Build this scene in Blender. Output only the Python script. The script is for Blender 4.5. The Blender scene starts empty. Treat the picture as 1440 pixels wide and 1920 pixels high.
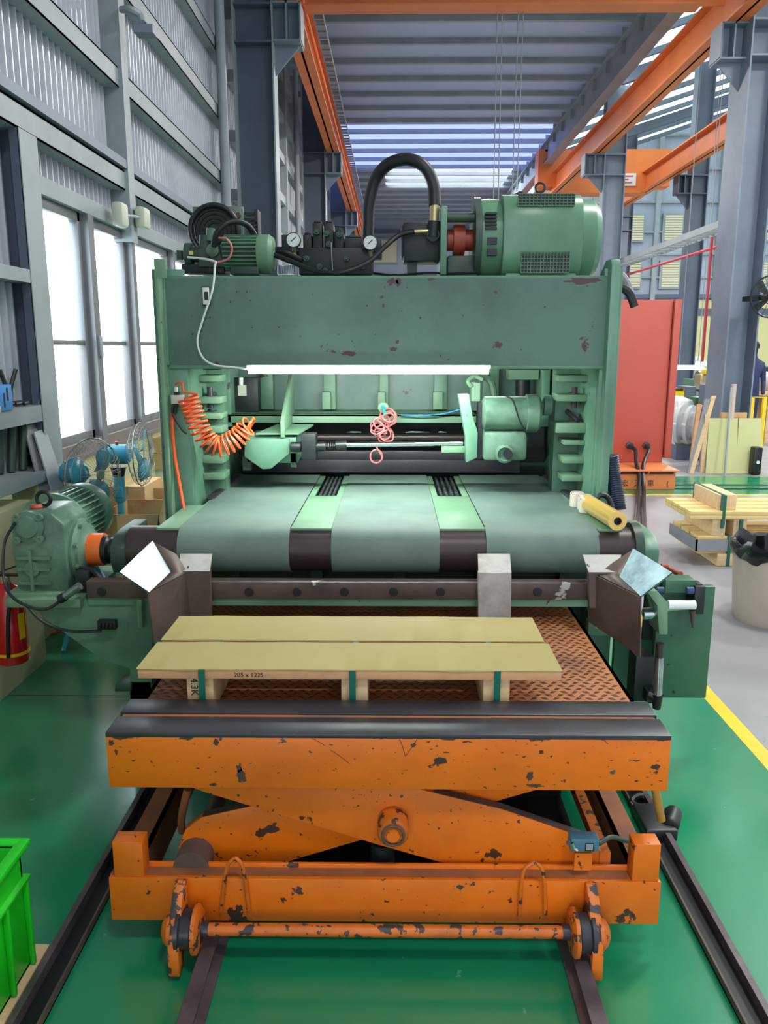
import bpy, bmesh, math, random
from mathutils import Vector, Matrix, noise
random.seed(7)
C = bpy.context.scene.collection
S = bpy.context.scene
# ------------------------------------------------------------------ camera
FPX = 1500.0; PITCH = math.atan(310 / FPX); YAW = math.radians(0.70); H = 1.65
cam = bpy.data.cameras.new('camera'); camo = bpy.data.objects.new('camera', cam); C.objects.link(camo)
camo.location = (0, 0, H); camo.rotation_euler = (math.pi / 2 - PITCH, 0, YAW)
cam.sensor_fit = 'VERTICAL'; cam.sensor_height = 36; cam.sensor_width = 27; cam.lens = FPX / 1920 * 36
cam.clip_start = 0.05; cam.clip_end = 200
S.camera = camo
S.view_settings.view_transform = 'Standard'; S.view_settings.look = 'None'
S.view_settings.gamma = 1; S.view_settings.use_curve_mapping = False
S.view_settings.exposure = 0.0
RC = camo.rotation_euler.to_matrix()
def ray(px, py): return RC @ Vector(((px - 720) / FPX, -(py - 960) / FPX, -1))
def P(px, py, Y):                       # world point seen at a place of the photo, at depth Y
    d = ray(px, py); return Vector((0, 0, H)) + d * (Y / d.y)
def PZ(px, py, z):
    d = ray(px, py); return Vector((0, 0, H)) + d * ((z - H) / d.z)
def PX(px, py, x):
    d = ray(px, py); return Vector((0, 0, H)) + d * (x / d.x)
# ------------------------------------------------------------------ world, lamps
w = bpy.data.worlds.new('daylight'); S.world = w; w.use_nodes = True
bg = w.node_tree.nodes['Background']; bg.inputs[0].default_value = (0.84, 0.92, 1.0, 1); bg.inputs[1].default_value = 1.5
# the overcast sky is brightest toward the window side (-x)
_n = w.node_tree.nodes; _l = w.node_tree.links
_tc = _n.new('ShaderNodeTexCoord'); _sx = _n.new('ShaderNodeSeparateXYZ'); _mr = _n.new('ShaderNodeMapRange')
_mr.inputs[1].default_value = -0.05; _mr.inputs[2].default_value = -0.28; _mr.inputs[3].default_value = 1.0; _mr.inputs[4].default_value = 10.0
_l.new(_tc.outputs['Generated'], _sx.inputs[0]); _l.new(_sx.outputs[0], _mr.inputs[0]); _l.new(_mr.outputs[0], bg.inputs[1])
def area(name, loc, rot, sx, sy, power, col=(1, 1, 1)):
    l = bpy.data.lights.new(name, 'AREA'); l.shape = 'RECTANGLE'; l.size = sx; l.size_y = sy; l.energy = power; l.color = col
    o = bpy.data.objects.new(name, l); o.location = loc; o.rotation_euler = rot; C.objects.link(o); return o
for i, (x, y, pw) in enumerate(((0.9, -1.0, 145), (2.6, 4.5, 190), (1.4, 13.5, 330), (1.4, 21, 330), (1.4, 29, 330), (5.6, 7, 210), (9, 13, 380), (9, 22, 520))):
    area('high_bay_lamp', (x, y, 6.2), (0, 0, 0), 0.6, 0.6, pw, (1.0, 0.97, 0.9))
# ------------------------------------------------------------------ materials
def lin(c): return tuple(((v / 255) / 12.92 if v / 255 <= 0.04045 else ((v / 255 + 0.055) / 1.055) ** 2.4) for v in c) + (1,)
def mat(name, col, rough=0.5, metal=0.0, dirt=None, dscale=3.0, damt=0.0, chip=None, cscale=9.0, camt=0.0, fine=0.0, bump=0.0, bscale=40.0, rvar=0.0, stretch=(1, 1, 1), emit=0.0, alpha=1.0, trans=0.0, coat=0.0, top=None):
    m = bpy.data.materials.new(name); m.use_nodes = True; nt = m.node_tree; N = nt.nodes; L = nt.links
    b = N['Principled BSDF']; b.inputs['Roughness'].default_value = rough; b.inputs['Metallic'].default_value = metal
    b.inputs['Alpha'].default_value = alpha; b.inputs['Transmission Weight'].default_value = trans; b.inputs['Coat Weight'].default_value = coat
    base = lin(col); b.inputs['Base Color'].default_value = base
    if emit: b.inputs['Emission Color'].default_value = base; b.inputs['Emission Strength'].default_value = emit
    if damt or camt or bump or rvar:
        tc = N.new('ShaderNodeTexCoord'); mp = N.new('ShaderNodeMapping'); mp.inputs['Scale'].default_value = stretch
        L.new(tc.outputs['Object'], mp.inputs[0])
    out = None
    if damt:
        n = N.new('ShaderNodeTexNoise'); n.inputs['Scale'].default_value = dscale; n.inputs['Detail'].default_value = 9; n.inputs['Roughness'].default_value = 0.62
        L.new(mp.outputs[0], n.inputs['Vector'])
        r = N.new('ShaderNodeMapRange'); r.inputs[1].default_value = 0.42; r.inputs[2].default_value = 0.72; r.inputs[4].default_value = damt
        L.new(n.outputs[0], r.inputs[0])
        mx = N.new('ShaderNodeMix'); mx.data_type = 'RGBA'; mx.inputs[6].default_value = base; mx.inputs[7].default_value = lin(dirt or [v * 0.6 for v in col])
        L.new(r.outputs[0], mx.inputs[0]); out = mx.outputs[2]
    if camt:
        n = N.new('ShaderNodeTexNoise'); n.inputs['Scale'].default_value = cscale; n.inputs['Detail'].default_value = 5; n.inputs['Roughness'].default_value = 0.55
        L.new(mp.outputs[0], n.inputs['Vector'])
        r = N.new('ShaderNodeMapRange'); t = 0.72 - camt; r.inputs[1].default_value = t; r.inputs[2].default_value = t + 0.012
        if top:                                     # worn more along the upper edge
            sx = N.new('ShaderNodeSeparateXYZ'); L.new(tc.outputs['Object'], sx.inputs[0])
            g = N.new('ShaderNodeMapRange'); g.inputs[1].default_value = top[0]; g.inputs[2].default_value = top[1]; g.inputs[4].default_value = top[2]; L.new(sx.outputs[2], g.inputs[0])
            ad = N.new('ShaderNodeMath'); L.new(n.outputs[0], ad.inputs[0]); L.new(g.outputs[0], ad.inputs[1]); L.new(ad.outputs[0], r.inputs[0])
        else: L.new(n.outputs[0], r.inputs[0])
        mx = N.new('ShaderNodeMix'); mx.data_type = 'RGBA'; mx.inputs[6].default_value = base; mx.inputs[7].default_value = lin(chip or (50, 40, 38))
        if out: L.new(out, mx.inputs[6])
        L.new(r.outputs[0], mx.inputs[0]); out = mx.outputs[2]
    if fine:
        n = N.new('ShaderNodeTexNoise'); n.inputs['Scale'].default_value = cscale * 4.5; n.inputs['Detail'].default_value = 3
        L.new(mp.outputs[0], n.inputs['Vector'])
        r = N.new('ShaderNodeMapRange'); r.inputs[1].default_value = 0.74 - fine; r.inputs[2].default_value = 0.75 - fine
        L.new(n.outputs[0], r.inputs[0])
        mx = N.new('ShaderNodeMix'); mx.data_type = 'RGBA'; mx.inputs[7].default_value = lin(chip or (50, 40, 38)); L.new(out, mx.inputs[6])
        L.new(r.outputs[0], mx.inputs[0]); out = mx.outputs[2]
    if out: L.new(out, b.inputs['Base Color'])
    if rvar:
        n = N.new('ShaderNodeTexNoise'); n.inputs['Scale'].default_value = 2.3; n.inputs['Detail'].default_value = 8
        L.new(mp.outputs[0], n.inputs['Vector'])
        r = N.new('ShaderNodeMapRange'); r.inputs[1].default_value = 0.3; r.inputs[2].default_value = 0.7
        r.inputs[3].default_value = max(0.03, rough - rvar); r.inputs[4].default_value = rough + rvar
        L.new(n.outputs[0], r.inputs[0]); L.new(r.outputs[0], b.inputs['Roughness'])
    if bump:
        n = N.new('ShaderNodeTexNoise'); n.inputs['Scale'].default_value = bscale; n.inputs['Detail'].default_value = 4
        L.new(mp.outputs[0], n.inputs['Vector'])
        bp = N.new('ShaderNodeBump'); bp.inputs['Strength'].default_value = bump; bp.inputs['Distance'].default_value = 0.01
        L.new(n.outputs[0], bp.inputs['Height']); L.new(bp.outputs[0], b.inputs['Normal'])
    return m
M = {}
M['green'] = mat('machine_green', (98, 140, 116), 0.42, dirt=(58, 88, 72), dscale=2.2, damt=0.7, chip=(70, 45, 52), cscale=11, camt=0.035, bump=0.05, rvar=0.1)
M['green_panel'] = mat('machine_green_panel', (88, 118, 106), 0.38, dirt=(50, 76, 66), dscale=1.7, damt=0.75, chip=(76, 48, 58), cscale=6.5, camt=0.03, bump=0.04, rvar=0.1)
M['green_lt'] = mat('machine_green_light', (112, 146, 118), 0.5, dirt=(80, 120, 90), dscale=4, damt=0.6, chip=(90, 70, 60), cscale=18, camt=0.02)
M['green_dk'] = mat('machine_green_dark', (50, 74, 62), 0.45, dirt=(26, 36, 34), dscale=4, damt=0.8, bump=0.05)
M['green_box'] = mat('machine_green_box', (52, 98, 72), 0.42, dirt=(36, 66, 50), dscale=3, damt=0.6, chip=(28, 28, 26), cscale=16, camt=0.02)
M['motor_green'] = mat('motor_green', (96, 136, 108), 0.32, dirt=(60, 100, 80), dscale=5, damt=0.5, bump=0.06, bscale=25)
M['gear_green'] = mat('gearbox_green', (94, 126, 106), 0.36, dirt=(50, 74, 60), dscale=8, damt=0.8, bump=0.12, bscale=50)
M['belt'] = mat('belt_green', (104, 124, 114), 0.62, dirt=(78, 98, 94), dscale=3.4, damt=0.75, rvar=0.1, bump=0.03, bscale=90)
M['roller'] = mat('roller_brown', (64, 50, 50), 0.38, dirt=(42, 34, 36), damt=0.6, dscale=4, metal=0.2, rvar=0.1)
M['steel_dk'] = mat('dark_steel', (66, 64, 70), 0.4, dirt=(44, 44, 48), dscale=5, damt=0.8, metal=0.35, rvar=0.12)
M['steel_br'] = mat('brown_steel', (98, 82, 76), 0.5, dirt=(58, 48, 46), dscale=5, damt=0.9, chip=(170, 165, 160), cscale=5, camt=0.03, metal=0.2)
M['steel_bright'] = mat('bright_steel', (190, 200, 204), 0.22, dirt=(80, 90, 96), dscale=9, damt=0.8, metal=0.9, rvar=0.12, bump=0.1, bscale=20)
M['chrome'] = mat('chrome', (215, 220, 224), 0.12, metal=1)
M['black'] = mat('black_rubber', (22, 24, 27), 0.42)
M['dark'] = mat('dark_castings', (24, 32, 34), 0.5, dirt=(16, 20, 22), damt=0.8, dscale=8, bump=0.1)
M['orange'] = mat('cart_orange', (226, 112, 14), 0.4, dirt=(184, 88, 20), dscale=3, damt=0.7, chip=(66, 44, 34), cscale=13, camt=0.075, fine=0.05, bump=0.04, rvar=0.08)
M['orange_apron'] = mat('cart_orange_apron', (226, 112, 14), 0.4, dirt=(184, 88, 20), dscale=3, damt=0.7, chip=(58, 42, 38), cscale=17, camt=0.06, fine=0.06, bump=0.04, rvar=0.08, top=(0.615, 0.645, 0.14), stretch=(0.7, 1, 1.3))
M['orange_heavy'] = mat('cart_orange_scraped', (216, 108, 24), 0.45, chip=(62, 54, 54), cscale=24, camt=0.22, bump=0.06)
M['tread_lug'] = mat('tread_lug', (62, 40, 34), 0.6)
M['pipe_y'] = mat('yellowed_pipe', (160, 118, 50), 0.5)
M['orange_w'] = mat('cart_orange_worn', (214, 106, 22), 0.45, dirt=(150, 76, 34), dscale=6, damt=0.8, chip=(58, 46, 42), cscale=30, camt=0.16, bump=0.06)
M['orange_dusty'] = mat('cart_orange_dusty', (158, 92, 52), 0.7, dirt=(92, 66, 54), dscale=5, damt=0.9)
M['crane'] = mat('crane_orange', (226, 124, 60), 0.5, dirt=(190, 98, 52), dscale=1.3, damt=0.5)
M['coupling'] = mat('coupling_orange', (226, 106, 36), 0.4, chip=(50, 40, 36), cscale=22, camt=0.02)
M['red_coupling'] = mat('coupling_red', (176, 76, 56), 0.5, dirt=(110, 50, 44), damt=0.6)
M['hose_or'] = mat('orange_hose', (240, 92, 40), 0.3)
M['pink_tube'] = mat('pink_tube', (206, 112, 112), 0.35)
M['cyan'] = mat('cyan_plastic', (40, 170, 170), 0.4)
M['gray_st'] = mat('structure_gray', (122, 134, 150), 0.5, dirt=(92, 104, 120), dscale=1.2, damt=0.6)
M['gray_lt'] = mat('structure_gray_light', (152, 162, 166), 0.5, dirt=(118, 128, 136), dscale=1.6, damt=0.6)
M['gray_dk'] = mat('structure_gray_dark', (88, 98, 116), 0.5, dirt=(66, 76, 92), dscale=1.1, damt=0.6)
M['clad'] = mat('cladding', (190, 194, 202), 0.4, dirt=(150, 156, 168), dscale=1.3, damt=0.6, metal=0.3)
M['clad_back'] = mat('cladding_back', (168, 178, 196), 0.6, dirt=(140, 150, 168), dscale=0.5, damt=0.5)
M['roof'] = mat('roof_sheet', (176, 188, 216), 0.45, dirt=(150, 162, 190), dscale=0.35, damt=0.6)
M['roof_lt'] = mat('roof_sheet_light', (206, 216, 206), 0.6)
M['cream'] = mat('cream_paint', (190, 186, 146), 0.6, dirt=(150, 148, 116), dscale=2, damt=0.6, chip=(110, 100, 80), cscale=6, camt=0.01)
M['cream_far'] = mat('cream_far', (206, 200, 146), 0.7)
M['alu'] = mat('window_aluminium', (126, 128, 132), 0.4, metal=0.4)
M['alu_br'] = mat('window_sill_bronze', (128, 116, 112), 0.4, metal=0.3)
M['wood'] = mat('pine', (222, 190, 146), 0.65, dirt=(196, 156, 112), dscale=5, damt=0.7, stretch=(1, 8, 8))
M['wood_y'] = mat('pine_yellow', (226, 196, 130), 0.65, dirt=(200, 164, 100), dscale=5, damt=0.6, stretch=(1, 9, 9))
M['mdf'] = mat('board_edge', (206, 158, 114), 0.7, dirt=(176, 128, 90), dscale=12, damt=0.6)
M['paper'] = mat('yellow_paper', (166, 150, 92), 0.6, dirt=(150, 134, 78), dscale=2.4, damt=0.5, bump=0.06, bscale=6)
M['strap'] = mat('green_strap', (12, 96, 80), 0.35)
M['rust_plate'] = mat('rusted_tread_plate', (170, 104, 56), 0.6, dirt=(72, 42, 32), dscale=1.8, damt=1.0, bump=0.1)
M['rust'] = mat('rust', (92, 74, 66), 0.6, dirt=(58, 48, 44), dscale=7, damt=0.9)
M['rail'] = mat('rail_steel', (108, 96, 100), 0.35, dirt=(58, 48, 48), dscale=6, damt=0.9, metal=0.4)
M['red'] = mat('extinguisher_red', (186, 20, 28), 0.25, coat=0.4)
M['cab_red'] = mat('cabinet_red', (186, 82, 68), 0.4, dirt=(170, 76, 66), dscale=1.6, damt=0.5)
M['plat_or'] = mat('platform_orange', (222, 128, 72), 0.5, dirt=(200, 104, 56), damt=0.5)
M['white'] = mat('white_plastic', (222, 224, 222), 0.45)
M['offwhite'] = mat('aged_plastic', (198, 200, 184), 0.5)
M['cloth'] = mat('worn_paper_pad', (176, 172, 166), 0.75, dirt=(120, 108, 102), dscale=8, damt=0.8, bump=0.2, bscale=14)
M['blue_fan'] = mat('fan_blue', (64, 158, 186), 0.35)
M['blue'] = mat('box_blue', (60, 140, 210), 0.5)
M['crate'] = mat('crate_green', (26, 190, 30), 0.35, dirt=(18, 160, 30), dscale=4, damt=0.4)
M['card'] = mat('cardboard', (204, 168, 122), 0.75, dirt=(180, 142, 98), damt=0.4)
M['card_print'] = mat('cardboard_printed', (186, 178, 122), 0.7, dirt=(182, 70, 60), dscale=3.2, damt=0.9)
M['yellow'] = mat('safety_yellow', (240, 200, 20), 0.4)
M['amber'] = mat('film_amber', (226, 186, 98), 0.15, coat=0.6, bump=0.3, bscale=14)
M['filmw'] = mat('film_white', (214, 206, 190), 0.5, chip=(210, 60, 70), cscale=24, camt=0.1)
M['bag'] = mat('bin_bag', (18, 18, 22), 0.2, bump=0.6, bscale=12)
M['drum'] = mat('drum_tan', (176, 160, 146), 0.55, dirt=(140, 126, 114), damt=0.6, dscale=3)
M['grayp'] = mat('gray_plate', (140, 140, 146), 0.45, dirt=(112, 112, 118), damt=0.5)
M['brass'] = mat('brass', (206, 186, 140), 0.35, metal=0.8)
M['red_pipe'] = mat('red_pipe', (206, 60, 70), 0.5)
M['navy'] = mat('navy_hose', (34, 44, 64), 0.4)
M['tube_light'] = mat('tube_light', (236, 255, 246), 0.3, emit=16.0)
M['far_light'] = mat('far_tube_light', (244, 250, 255), 0.3, emit=5.0)
M['ink'] = mat('ink', (40, 36, 34), 0.6)
M['blind'] = mat('window_blind', (214, 206, 176), 0.7)
M['clear'] = mat('clear_plastic', (214, 216, 220), 0.2, alpha=0.75, coat=0.5)
M['fan_wire'] = mat('fan_wire', (150, 150, 146), 0.35, metal=0.5)
M['blade'] = mat('fan_blade', (90, 150, 160), 0.3, alpha=0.6)
def glass_mat(name, col, frosted):
    m = bpy.data.materials.new(name); m.use_nodes = True; nt = m.node_tree; N = nt.nodes; L = nt.links; N.clear()
    o = N.new('ShaderNodeOutputMaterial'); mx = N.new('ShaderNodeMixShader'); g = N.new('ShaderNodeBsdfGlossy'); g.inputs['Roughness'].default_value = 0.05
    t = N.new('ShaderNodeBsdfTranslucent' if frosted else 'ShaderNodeBsdfTransparent'); t.inputs[0].default_value = lin(col)
    mx.inputs[0].default_value = 0.07; L.new(t.outputs[0], mx.inputs[1]); L.new(g.outputs[0], mx.inputs[2]); L.new(mx.outputs[0], o.inputs[0]); return m
M['roof_glow'] = glass_mat('translucent_roof_glow', (112, 120, 176), True)
M['roof_green'] = glass_mat('translucent_side_roof', (170, 184, 172), True)
M['glass'] = glass_mat('clear_glass', (248, 252, 252), False)
M['frost'] = glass_mat('frosted_glass', (236, 238, 232), False)
def floor_mat(name, col, d1, rough, rv, lines=False):
    m = mat(name, col, rough, dirt=d1, dscale=0.9, damt=0.55, chip=(84, 150, 124), cscale=16, camt=0.012, rvar=rv, bump=0.03, bscale=14)
    return m
M['floor_green'] = floor_mat('green_epoxy', (20, 132, 88), (12, 104, 72), 0.2, 0.07)
M['floor_green'].node_tree.nodes['Principled BSDF'].inputs['IOR'].default_value = 1.8
M['floor_gray'] = floor_mat('concrete', (146, 144, 148), (122, 120, 124), 0.4, 0.12)
M['line_yellow'] = mat('line_yellow', (236, 196, 20), 0.4, dirt=(200, 160, 30), damt=0.5)
# ------------------------------------------------------------------ mesh builder
def org(o):
    v = Vector((0, 0, 0))
    while o is not None: v = v + o.location; o = o.parent
    return v
class MB:
    def __init__(s): s.bm = bmesh.new()
    def add(s, vs, fs):
        v = [s.bm.verts.new(p) for p in vs]
        for f in fs:
            try: s.bm.faces.new([v[i] for i in f])
            except ValueError: pass
        return s
    def box(s, x0, x1, y0, y1, z0, z1):
        return s.add([(x0, y0, z0), (x1, y0, z0), (x1, y1, z0), (x0, y1, z0), (x0, y0, z1), (x1, y0, z1), (x1, y1, z1), (x0, y1, z1)],
                     [(0, 3, 2, 1), (4, 5, 6, 7), (0, 1, 5, 4), (1, 2, 6, 5), (2, 3, 7, 6), (3, 0, 4, 7)])
    def pb(s, px0, py0, px1, py1, Y, d):            # box whose front face, at depth Y, covers a rectangle of the photo
        a = P(px0, (py0 + py1) / 2, Y); b = P(px1, (py0 + py1) / 2, Y); t = P((px0 + px1) / 2, py0, Y); u = P((px0 + px1) / 2, py1, Y)
        return s.box(a.x, b.x, Y, Y + d, u.z, t.z)
    def ring(s, c, u, v, r, n): return [c + u * (r * math.cos(2 * math.pi * i / n)) + v * (r * math.sin(2 * math.pi * i / n)) for i in range(n)]
    def lathe(s, c, d, prof, n=32, cap=True):
        c = Vector(c); d = Vector(d).normalized(); u = d.orthogonal().normalized(); v = d.cross(u)
        rows = [[s.bm.verts.new(p) for p in s.ring(c + d * t, u, v, max(r, 1e-5), n)] for t, r in prof]
        for a, b in zip(rows, rows[1:]):
            for i in range(n): s.bm.faces.new((a[i], a[(i + 1) % n], b[(i + 1) % n], b[i]))
        if cap: s.bm.faces.new(rows[0][::-1]); s.bm.faces.new(rows[-1])
        return s
    def cyl(s, p0, p1, r, r1=None, n=24):
        p0 = Vector(p0); p1 = Vector(p1); L = (p1 - p0).length
        return s.lathe(p0, p1 - p0, [(0, r), (L, r if r1 is None else r1)], n)
    def tube(s, pts, r, n=8, closed=False, sub=6):
        pts = [Vector(p) for p in pts]
        if sub > 1 and len(pts) > 2:
            q = []; m = len(pts)
            for i in range(m if closed else m - 1):
                p0 = pts[(i - 1) % m] if closed or i > 0 else pts[0] * 2 - pts[1]; p1 = pts[i]; p2 = pts[(i + 1) % m]
                p3 = pts[(i + 2) % m] if closed or i + 2 < m else p2 * 2 - p1
                for k in range(sub):
                    t = k / sub; q.append(0.5 * ((2 * p1) + (p2 - p0) * t + (2 * p0 - 5 * p1 + 4 * p2 - p3) * t * t + (3 * p1 - p0 - 3 * p2 + p3) * t ** 3))
            if not closed: q.append(pts[-1])
            pts = q
        m = len(pts); rows = []; u = None
        for i, p in enumerate(pts):
            t = (pts[(i + 1) % m] - pts[i - 1]) if closed else (pts[min(i + 1, m - 1)] - pts[max(i - 1, 0)])
            if t.length < 1e-9: t = Vector((0, 0, 1))
            t.normalize()
            if u is None: u = t.orthogonal().normalized()
            u = (u - t * u.dot(t)); u = u.normalized() if u.length > 1e-6 else t.orthogonal().normalized()
            rows.append([s.bm.verts.new(q) for q in s.ring(p, u, t.cross(u), r, n)])
        for k in range(m if closed else m - 1):
            a, b = rows[k], rows[(k + 1) % m]
            for i in range(n): s.bm.faces.new((a[i], a[(i + 1) % n], b[(i + 1) % n], b[i]))
        if not closed: s.bm.faces.new(rows[0][::-1]); s.bm.faces.new(rows[-1])
        return s
    def prism(s, pts, ax, a0, a1):
        f = {'x': lambda p, a: (a, p[0], p[1]), 'y': lambda p, a: (p[0], a, p[1]), 'z': lambda p, a: (p[0], p[1], a)}[ax]; n = len(pts)
        return s.add([f(p, a0) for p in pts] + [f(p, a1) for p in pts], [tuple(range(n))[::-1], tuple(range(n, 2 * n))] + [(i, (i + 1) % n, n + (i + 1) % n, n + i) for i in range(n)])
    def plate(s, pts, th):                          # flat polygon given thickness
        pts = [Vector(p) for p in pts]; nn = (pts[1] - pts[0]).cross(pts[2] - pts[0]).normalized() * th; n = len(pts)
        return s.add(pts + [p + nn for p in pts], [tuple(range(n))[::-1], tuple(range(n, 2 * n))] + [(i, (i + 1) % n, n + (i + 1) % n, n + i) for i in range(n)])
    def build(s, name, m, parent=None, bev=0.0, rot=None, piv=None):
        bm = s.bm
        bmesh.ops.recalc_face_normals(bm, faces=bm.faces)
        if bev:
            es = [e for e in bm.edges if len(e.link_faces) == 2 and e.calc_face_angle(0) > 0.6]
            bmesh.ops.bevel(bm, geom=es, offset=bev, segments=2, affect='EDGES', profile=0.5, clamp_overlap=True)
        if rot:
            pv = Vector(piv) if piv is not None else Vector((0, 0, 0))
            bmesh.ops.transform(bm, matrix=Matrix.Translation(pv) @ rot @ Matrix.Translation(-pv), verts=bm.verts)
        o_ = org(parent)
        if parent is None:                          # a top-level mesh gets its origin at its own base
            co = [v.co for v in bm.verts]; o_ = Vector(((min(c.x for c in co) + max(c.x for c in co)) / 2, (min(c.y for c in co) + max(c.y for c in co)) / 2, min(c.z for c in co)))
        bmesh.ops.translate(bm, vec=-o_, verts=bm.verts)
        me = bpy.data.meshes.new(name); bm.to_mesh(me); bm.free()
        for p in me.polygons: p.use_smooth = True
        me.set_sharp_from_angle(angle=math.radians(35))
        me.materials.append(M[m] if isinstance(m, str) else m)
        o = bpy.data.objects.new(name, me); C.objects.link(o)
        if parent is None: o.location = o_
        else: o.parent = parent
        return o
def tag(o, label, cat, group=None, kind=None):
    o['label'] = label; o['category'] = cat
    if group: o['group'] = group
    if kind: o['kind'] = kind
    return o
def thing(name, loc, label, cat, group=None):
    o = bpy.data.objects.new(name, None); o.empty_display_size = 0.1; C.objects.link(o); o.location = loc
    return tag(o, label, cat, group)
def struct(o): o['kind'] = 'structure'; return o
def copy_tree(o, parent=None, loc=None):
    c = o.copy(); C.objects.link(c); c.parent = parent
    if loc is not None: c.location = loc
    for ch in list(o.children): copy_tree(ch, c)
    return c
def text(s, size, loc, rot, m, parent, name='lettering', sx=1.0):
    cu = bpy.data.curves.new('t', 'FONT'); cu.body = s; cu.size = size; cu.extrude = 0.0006; cu.align_x = 'CENTER'; cu.align_y = 'CENTER'
    t = bpy.data.objects.new('t', cu); C.objects.link(t); bpy.context.view_layer.update()
    me = bpy.data.meshes.new_from_object(t.evaluated_get(bpy.context.evaluated_depsgraph_get())); bpy.data.objects.remove(t)
    o = bpy.data.objects.new(name, me); C.objects.link(o); o.parent = parent; o.location = Vector(loc) - org(parent); o.rotation_euler = rot; o.scale = (sx, 1, 1)
    me.materials.clear(); me.materials.append(M[m]); return o
FR = (math.pi / 2, 0, 0)
# ================================================================== setting
struct(MB().box(-6, 20, -8, 40, -0.2, 0.0).build('floor', 'floor_gray'))
fl = struct(MB().box(-2.6, 1.49, -6, 8.9, 0.0, 0.002).build('floor', 'floor_green'))
struct(MB().box(1.49, 1.56, -6, 8.9, 0.0, 0.0025).build('trim_1', 'line_yellow'))
g = struct(MB().box(-2.6, 20, 9.0, 10.3, 0.0, 0.002).build('floor', 'floor_green'))
struct(MB().box(1.49, 20, 8.94, 9.0, 0.0, 0.0025).build('trim_2', 'line_yellow'))
mb = MB()
for y in (9.35, 9.62): mb.box(-2, 20, y, y + 0.035, 0.0, 0.012)
tag(mb.build('crossing_rail', 'green_dk'), 'pair of dark rails let into the green strip crossing the far floor', 'rail')
# floor joint line
struct(MB().box(-2.6, -0.7, 3.58, 3.585, 0.002, 0.003).build('trim_3', 'green_dk'))
# left wall cladding (corrugated sheet)
def clad(y0, y1, z0, z1, name, x=-2.12, m='clad', pitch=0.085, dep=0.03, bx=0):
    b = bmesh.new(); pr = []; y = y0
    while y < y1:
        for dy, dx in ((0, 0), (0.45, 0), (0.55, dep), (0.72, dep), (0.82, 0)):
            if y + dy * pitch <= y1: pr.append((y + dy * pitch, x + dx))
        y += pitch
    pr.append((y1, x))
    mbx = MB(); n = len(pr)
    mbx.add([(p[1], p[0], z0) for p in pr] + [(p[1], p[0], z1) for p in pr] + [(x - 0.02, y0, z0), (x - 0.02, y1, z0), (x - 0.02, y0, z1), (x - 0.02, y1, z1)],
            [(i, i + 1, n + i + 1, n + i) for i in range(n - 1)] + [(2 * n, 2 * n + 1, 2 * n + 3, 2 * n + 2)])
    return mbx
wl = struct(clad(-6, 36, 2.5, 7.0, 'w').build('wall_left', 'clad'))
p = clad(-6, 4.7, 0.95, 2.5, 'w').build('cladding_panel', 'clad', wl)
p = clad(9.3, 36, 0.0, 2.5, 'w').build('cladding_panel', 'clad', wl)
MB().box(-2.3, -2.0, 4.1, 9.3, 0.0, 0.97).build('lower_wall', 'cream', wl)
for i, z in enumerate((2.78, 3.48, 4.18, 4.88, 5.58, 6.28)):
    hgt = 0.14
    b = MB(); b.box(-2.1, -1.99, -6, 10.2, z, z + 0.012); b.box(-1.995, -1.99, -6, 10.2, z, z + hgt)
    b.box(-2.1, -1.99, -6, 10.2, z + hgt - 0.012, z + hgt); b.box(-2.1, -1.99, 10.8, 36, z, z + hgt); b.build('girt', 'gray_lt', wl)
b = MB(); b.box(-2.17, -2.0, 4.6, 10.2, 2.5, 2.6); b.build('window_header', 'gray_lt', wl)
b = MB(); b.box(-2.12, -1.965, -6, 10.2, 2.93, 2.99); b.build('girt', 'gray_st', wl)
for y in (6.25, 13.2, 15.5, 20.5, 23, 28): MB().box(-2.1, -1.96, y, y + 0.14, 2.42 if y < 9 else 0, 6.9).build('wall_post', 'gray_lt', wl)
for z, d in ((2.06, 0.07), (1.33, 0.09)): MB().box(-2.17, -1.98, -6, 4.55, z - d, z).build('girt', 'gray_lt', wl)
b = MB(); b.box(-2.18, -2.0, 4.56, 4.575, 0.95, 2.78); b.box(-2.03, -1.98, 4.5, 4.72, 0.95, 2.78); b.box(-2.18, -2.165, 4.5, 4.72, 0.95, 2.78); b.build('wall_post', 'gray_dk', wl)
b = MB(); b.box(-1.985, -1.975, 4.5, 4.72, 0.95, 2.78); b.build('wall_post_edge', 'gray_lt', wl)
MB().box(-2.18, -1.9, -6, 4.6, 0.93, 0.985).build('ledge', 'gray_lt', wl)
# windows
ys = [4.74, 5.42, 5.60, 6.30, 6.46, 7.5, 7.66, 9.2]
for k, (a, c) in enumerate(((4.74, 5.44), (5.58, 6.32), (6.44, 7.5), (7.6, 9.2))):
    b = MB(); b.box(-2.1, -2.04, a, a + 0.045, 1.04, 2.5); b.box(-2.1, -2.04, c - 0.045, c, 1.04, 2.5); b.box(-2.1, -2.04, a, c, 1.04, 1.1); b.box(-2.1, -2.04, a, c, 2.44, 2.5)
    b.box(-2.1, -2.05 if k == 0 else -2.068, a, c, 1.66, 1.69)
    wf = struct(b.build('window_%d' % (k + 1), 'alu', None, 0.004))
    MB().box(-2.075, -2.07, a + 0.04, c - 0.04, 1.67, 2.45).build('glass_pane', 'glass', wf); fp = MB(); fp.add([(-2.072, a + 0.04, 1.09), (-2.072, c - 0.04, 1.09), (-2.072, c - 0.04, 1.67), (-2.072, a + 0.04, 1.67)], [(0, 1, 2, 3)]); fp.build('frosted_pane', 'frost', wf)
for y0, y1 in ((5.44, 5.58), (6.32, 6.44), (7.5, 7.6)):
    b = MB(); b.box(-2.12, -1.995, y0 + 0.02, y1 - 0.02, 1.0, 2.5); struct(b.build('window_mullion', 'alu'))
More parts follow.
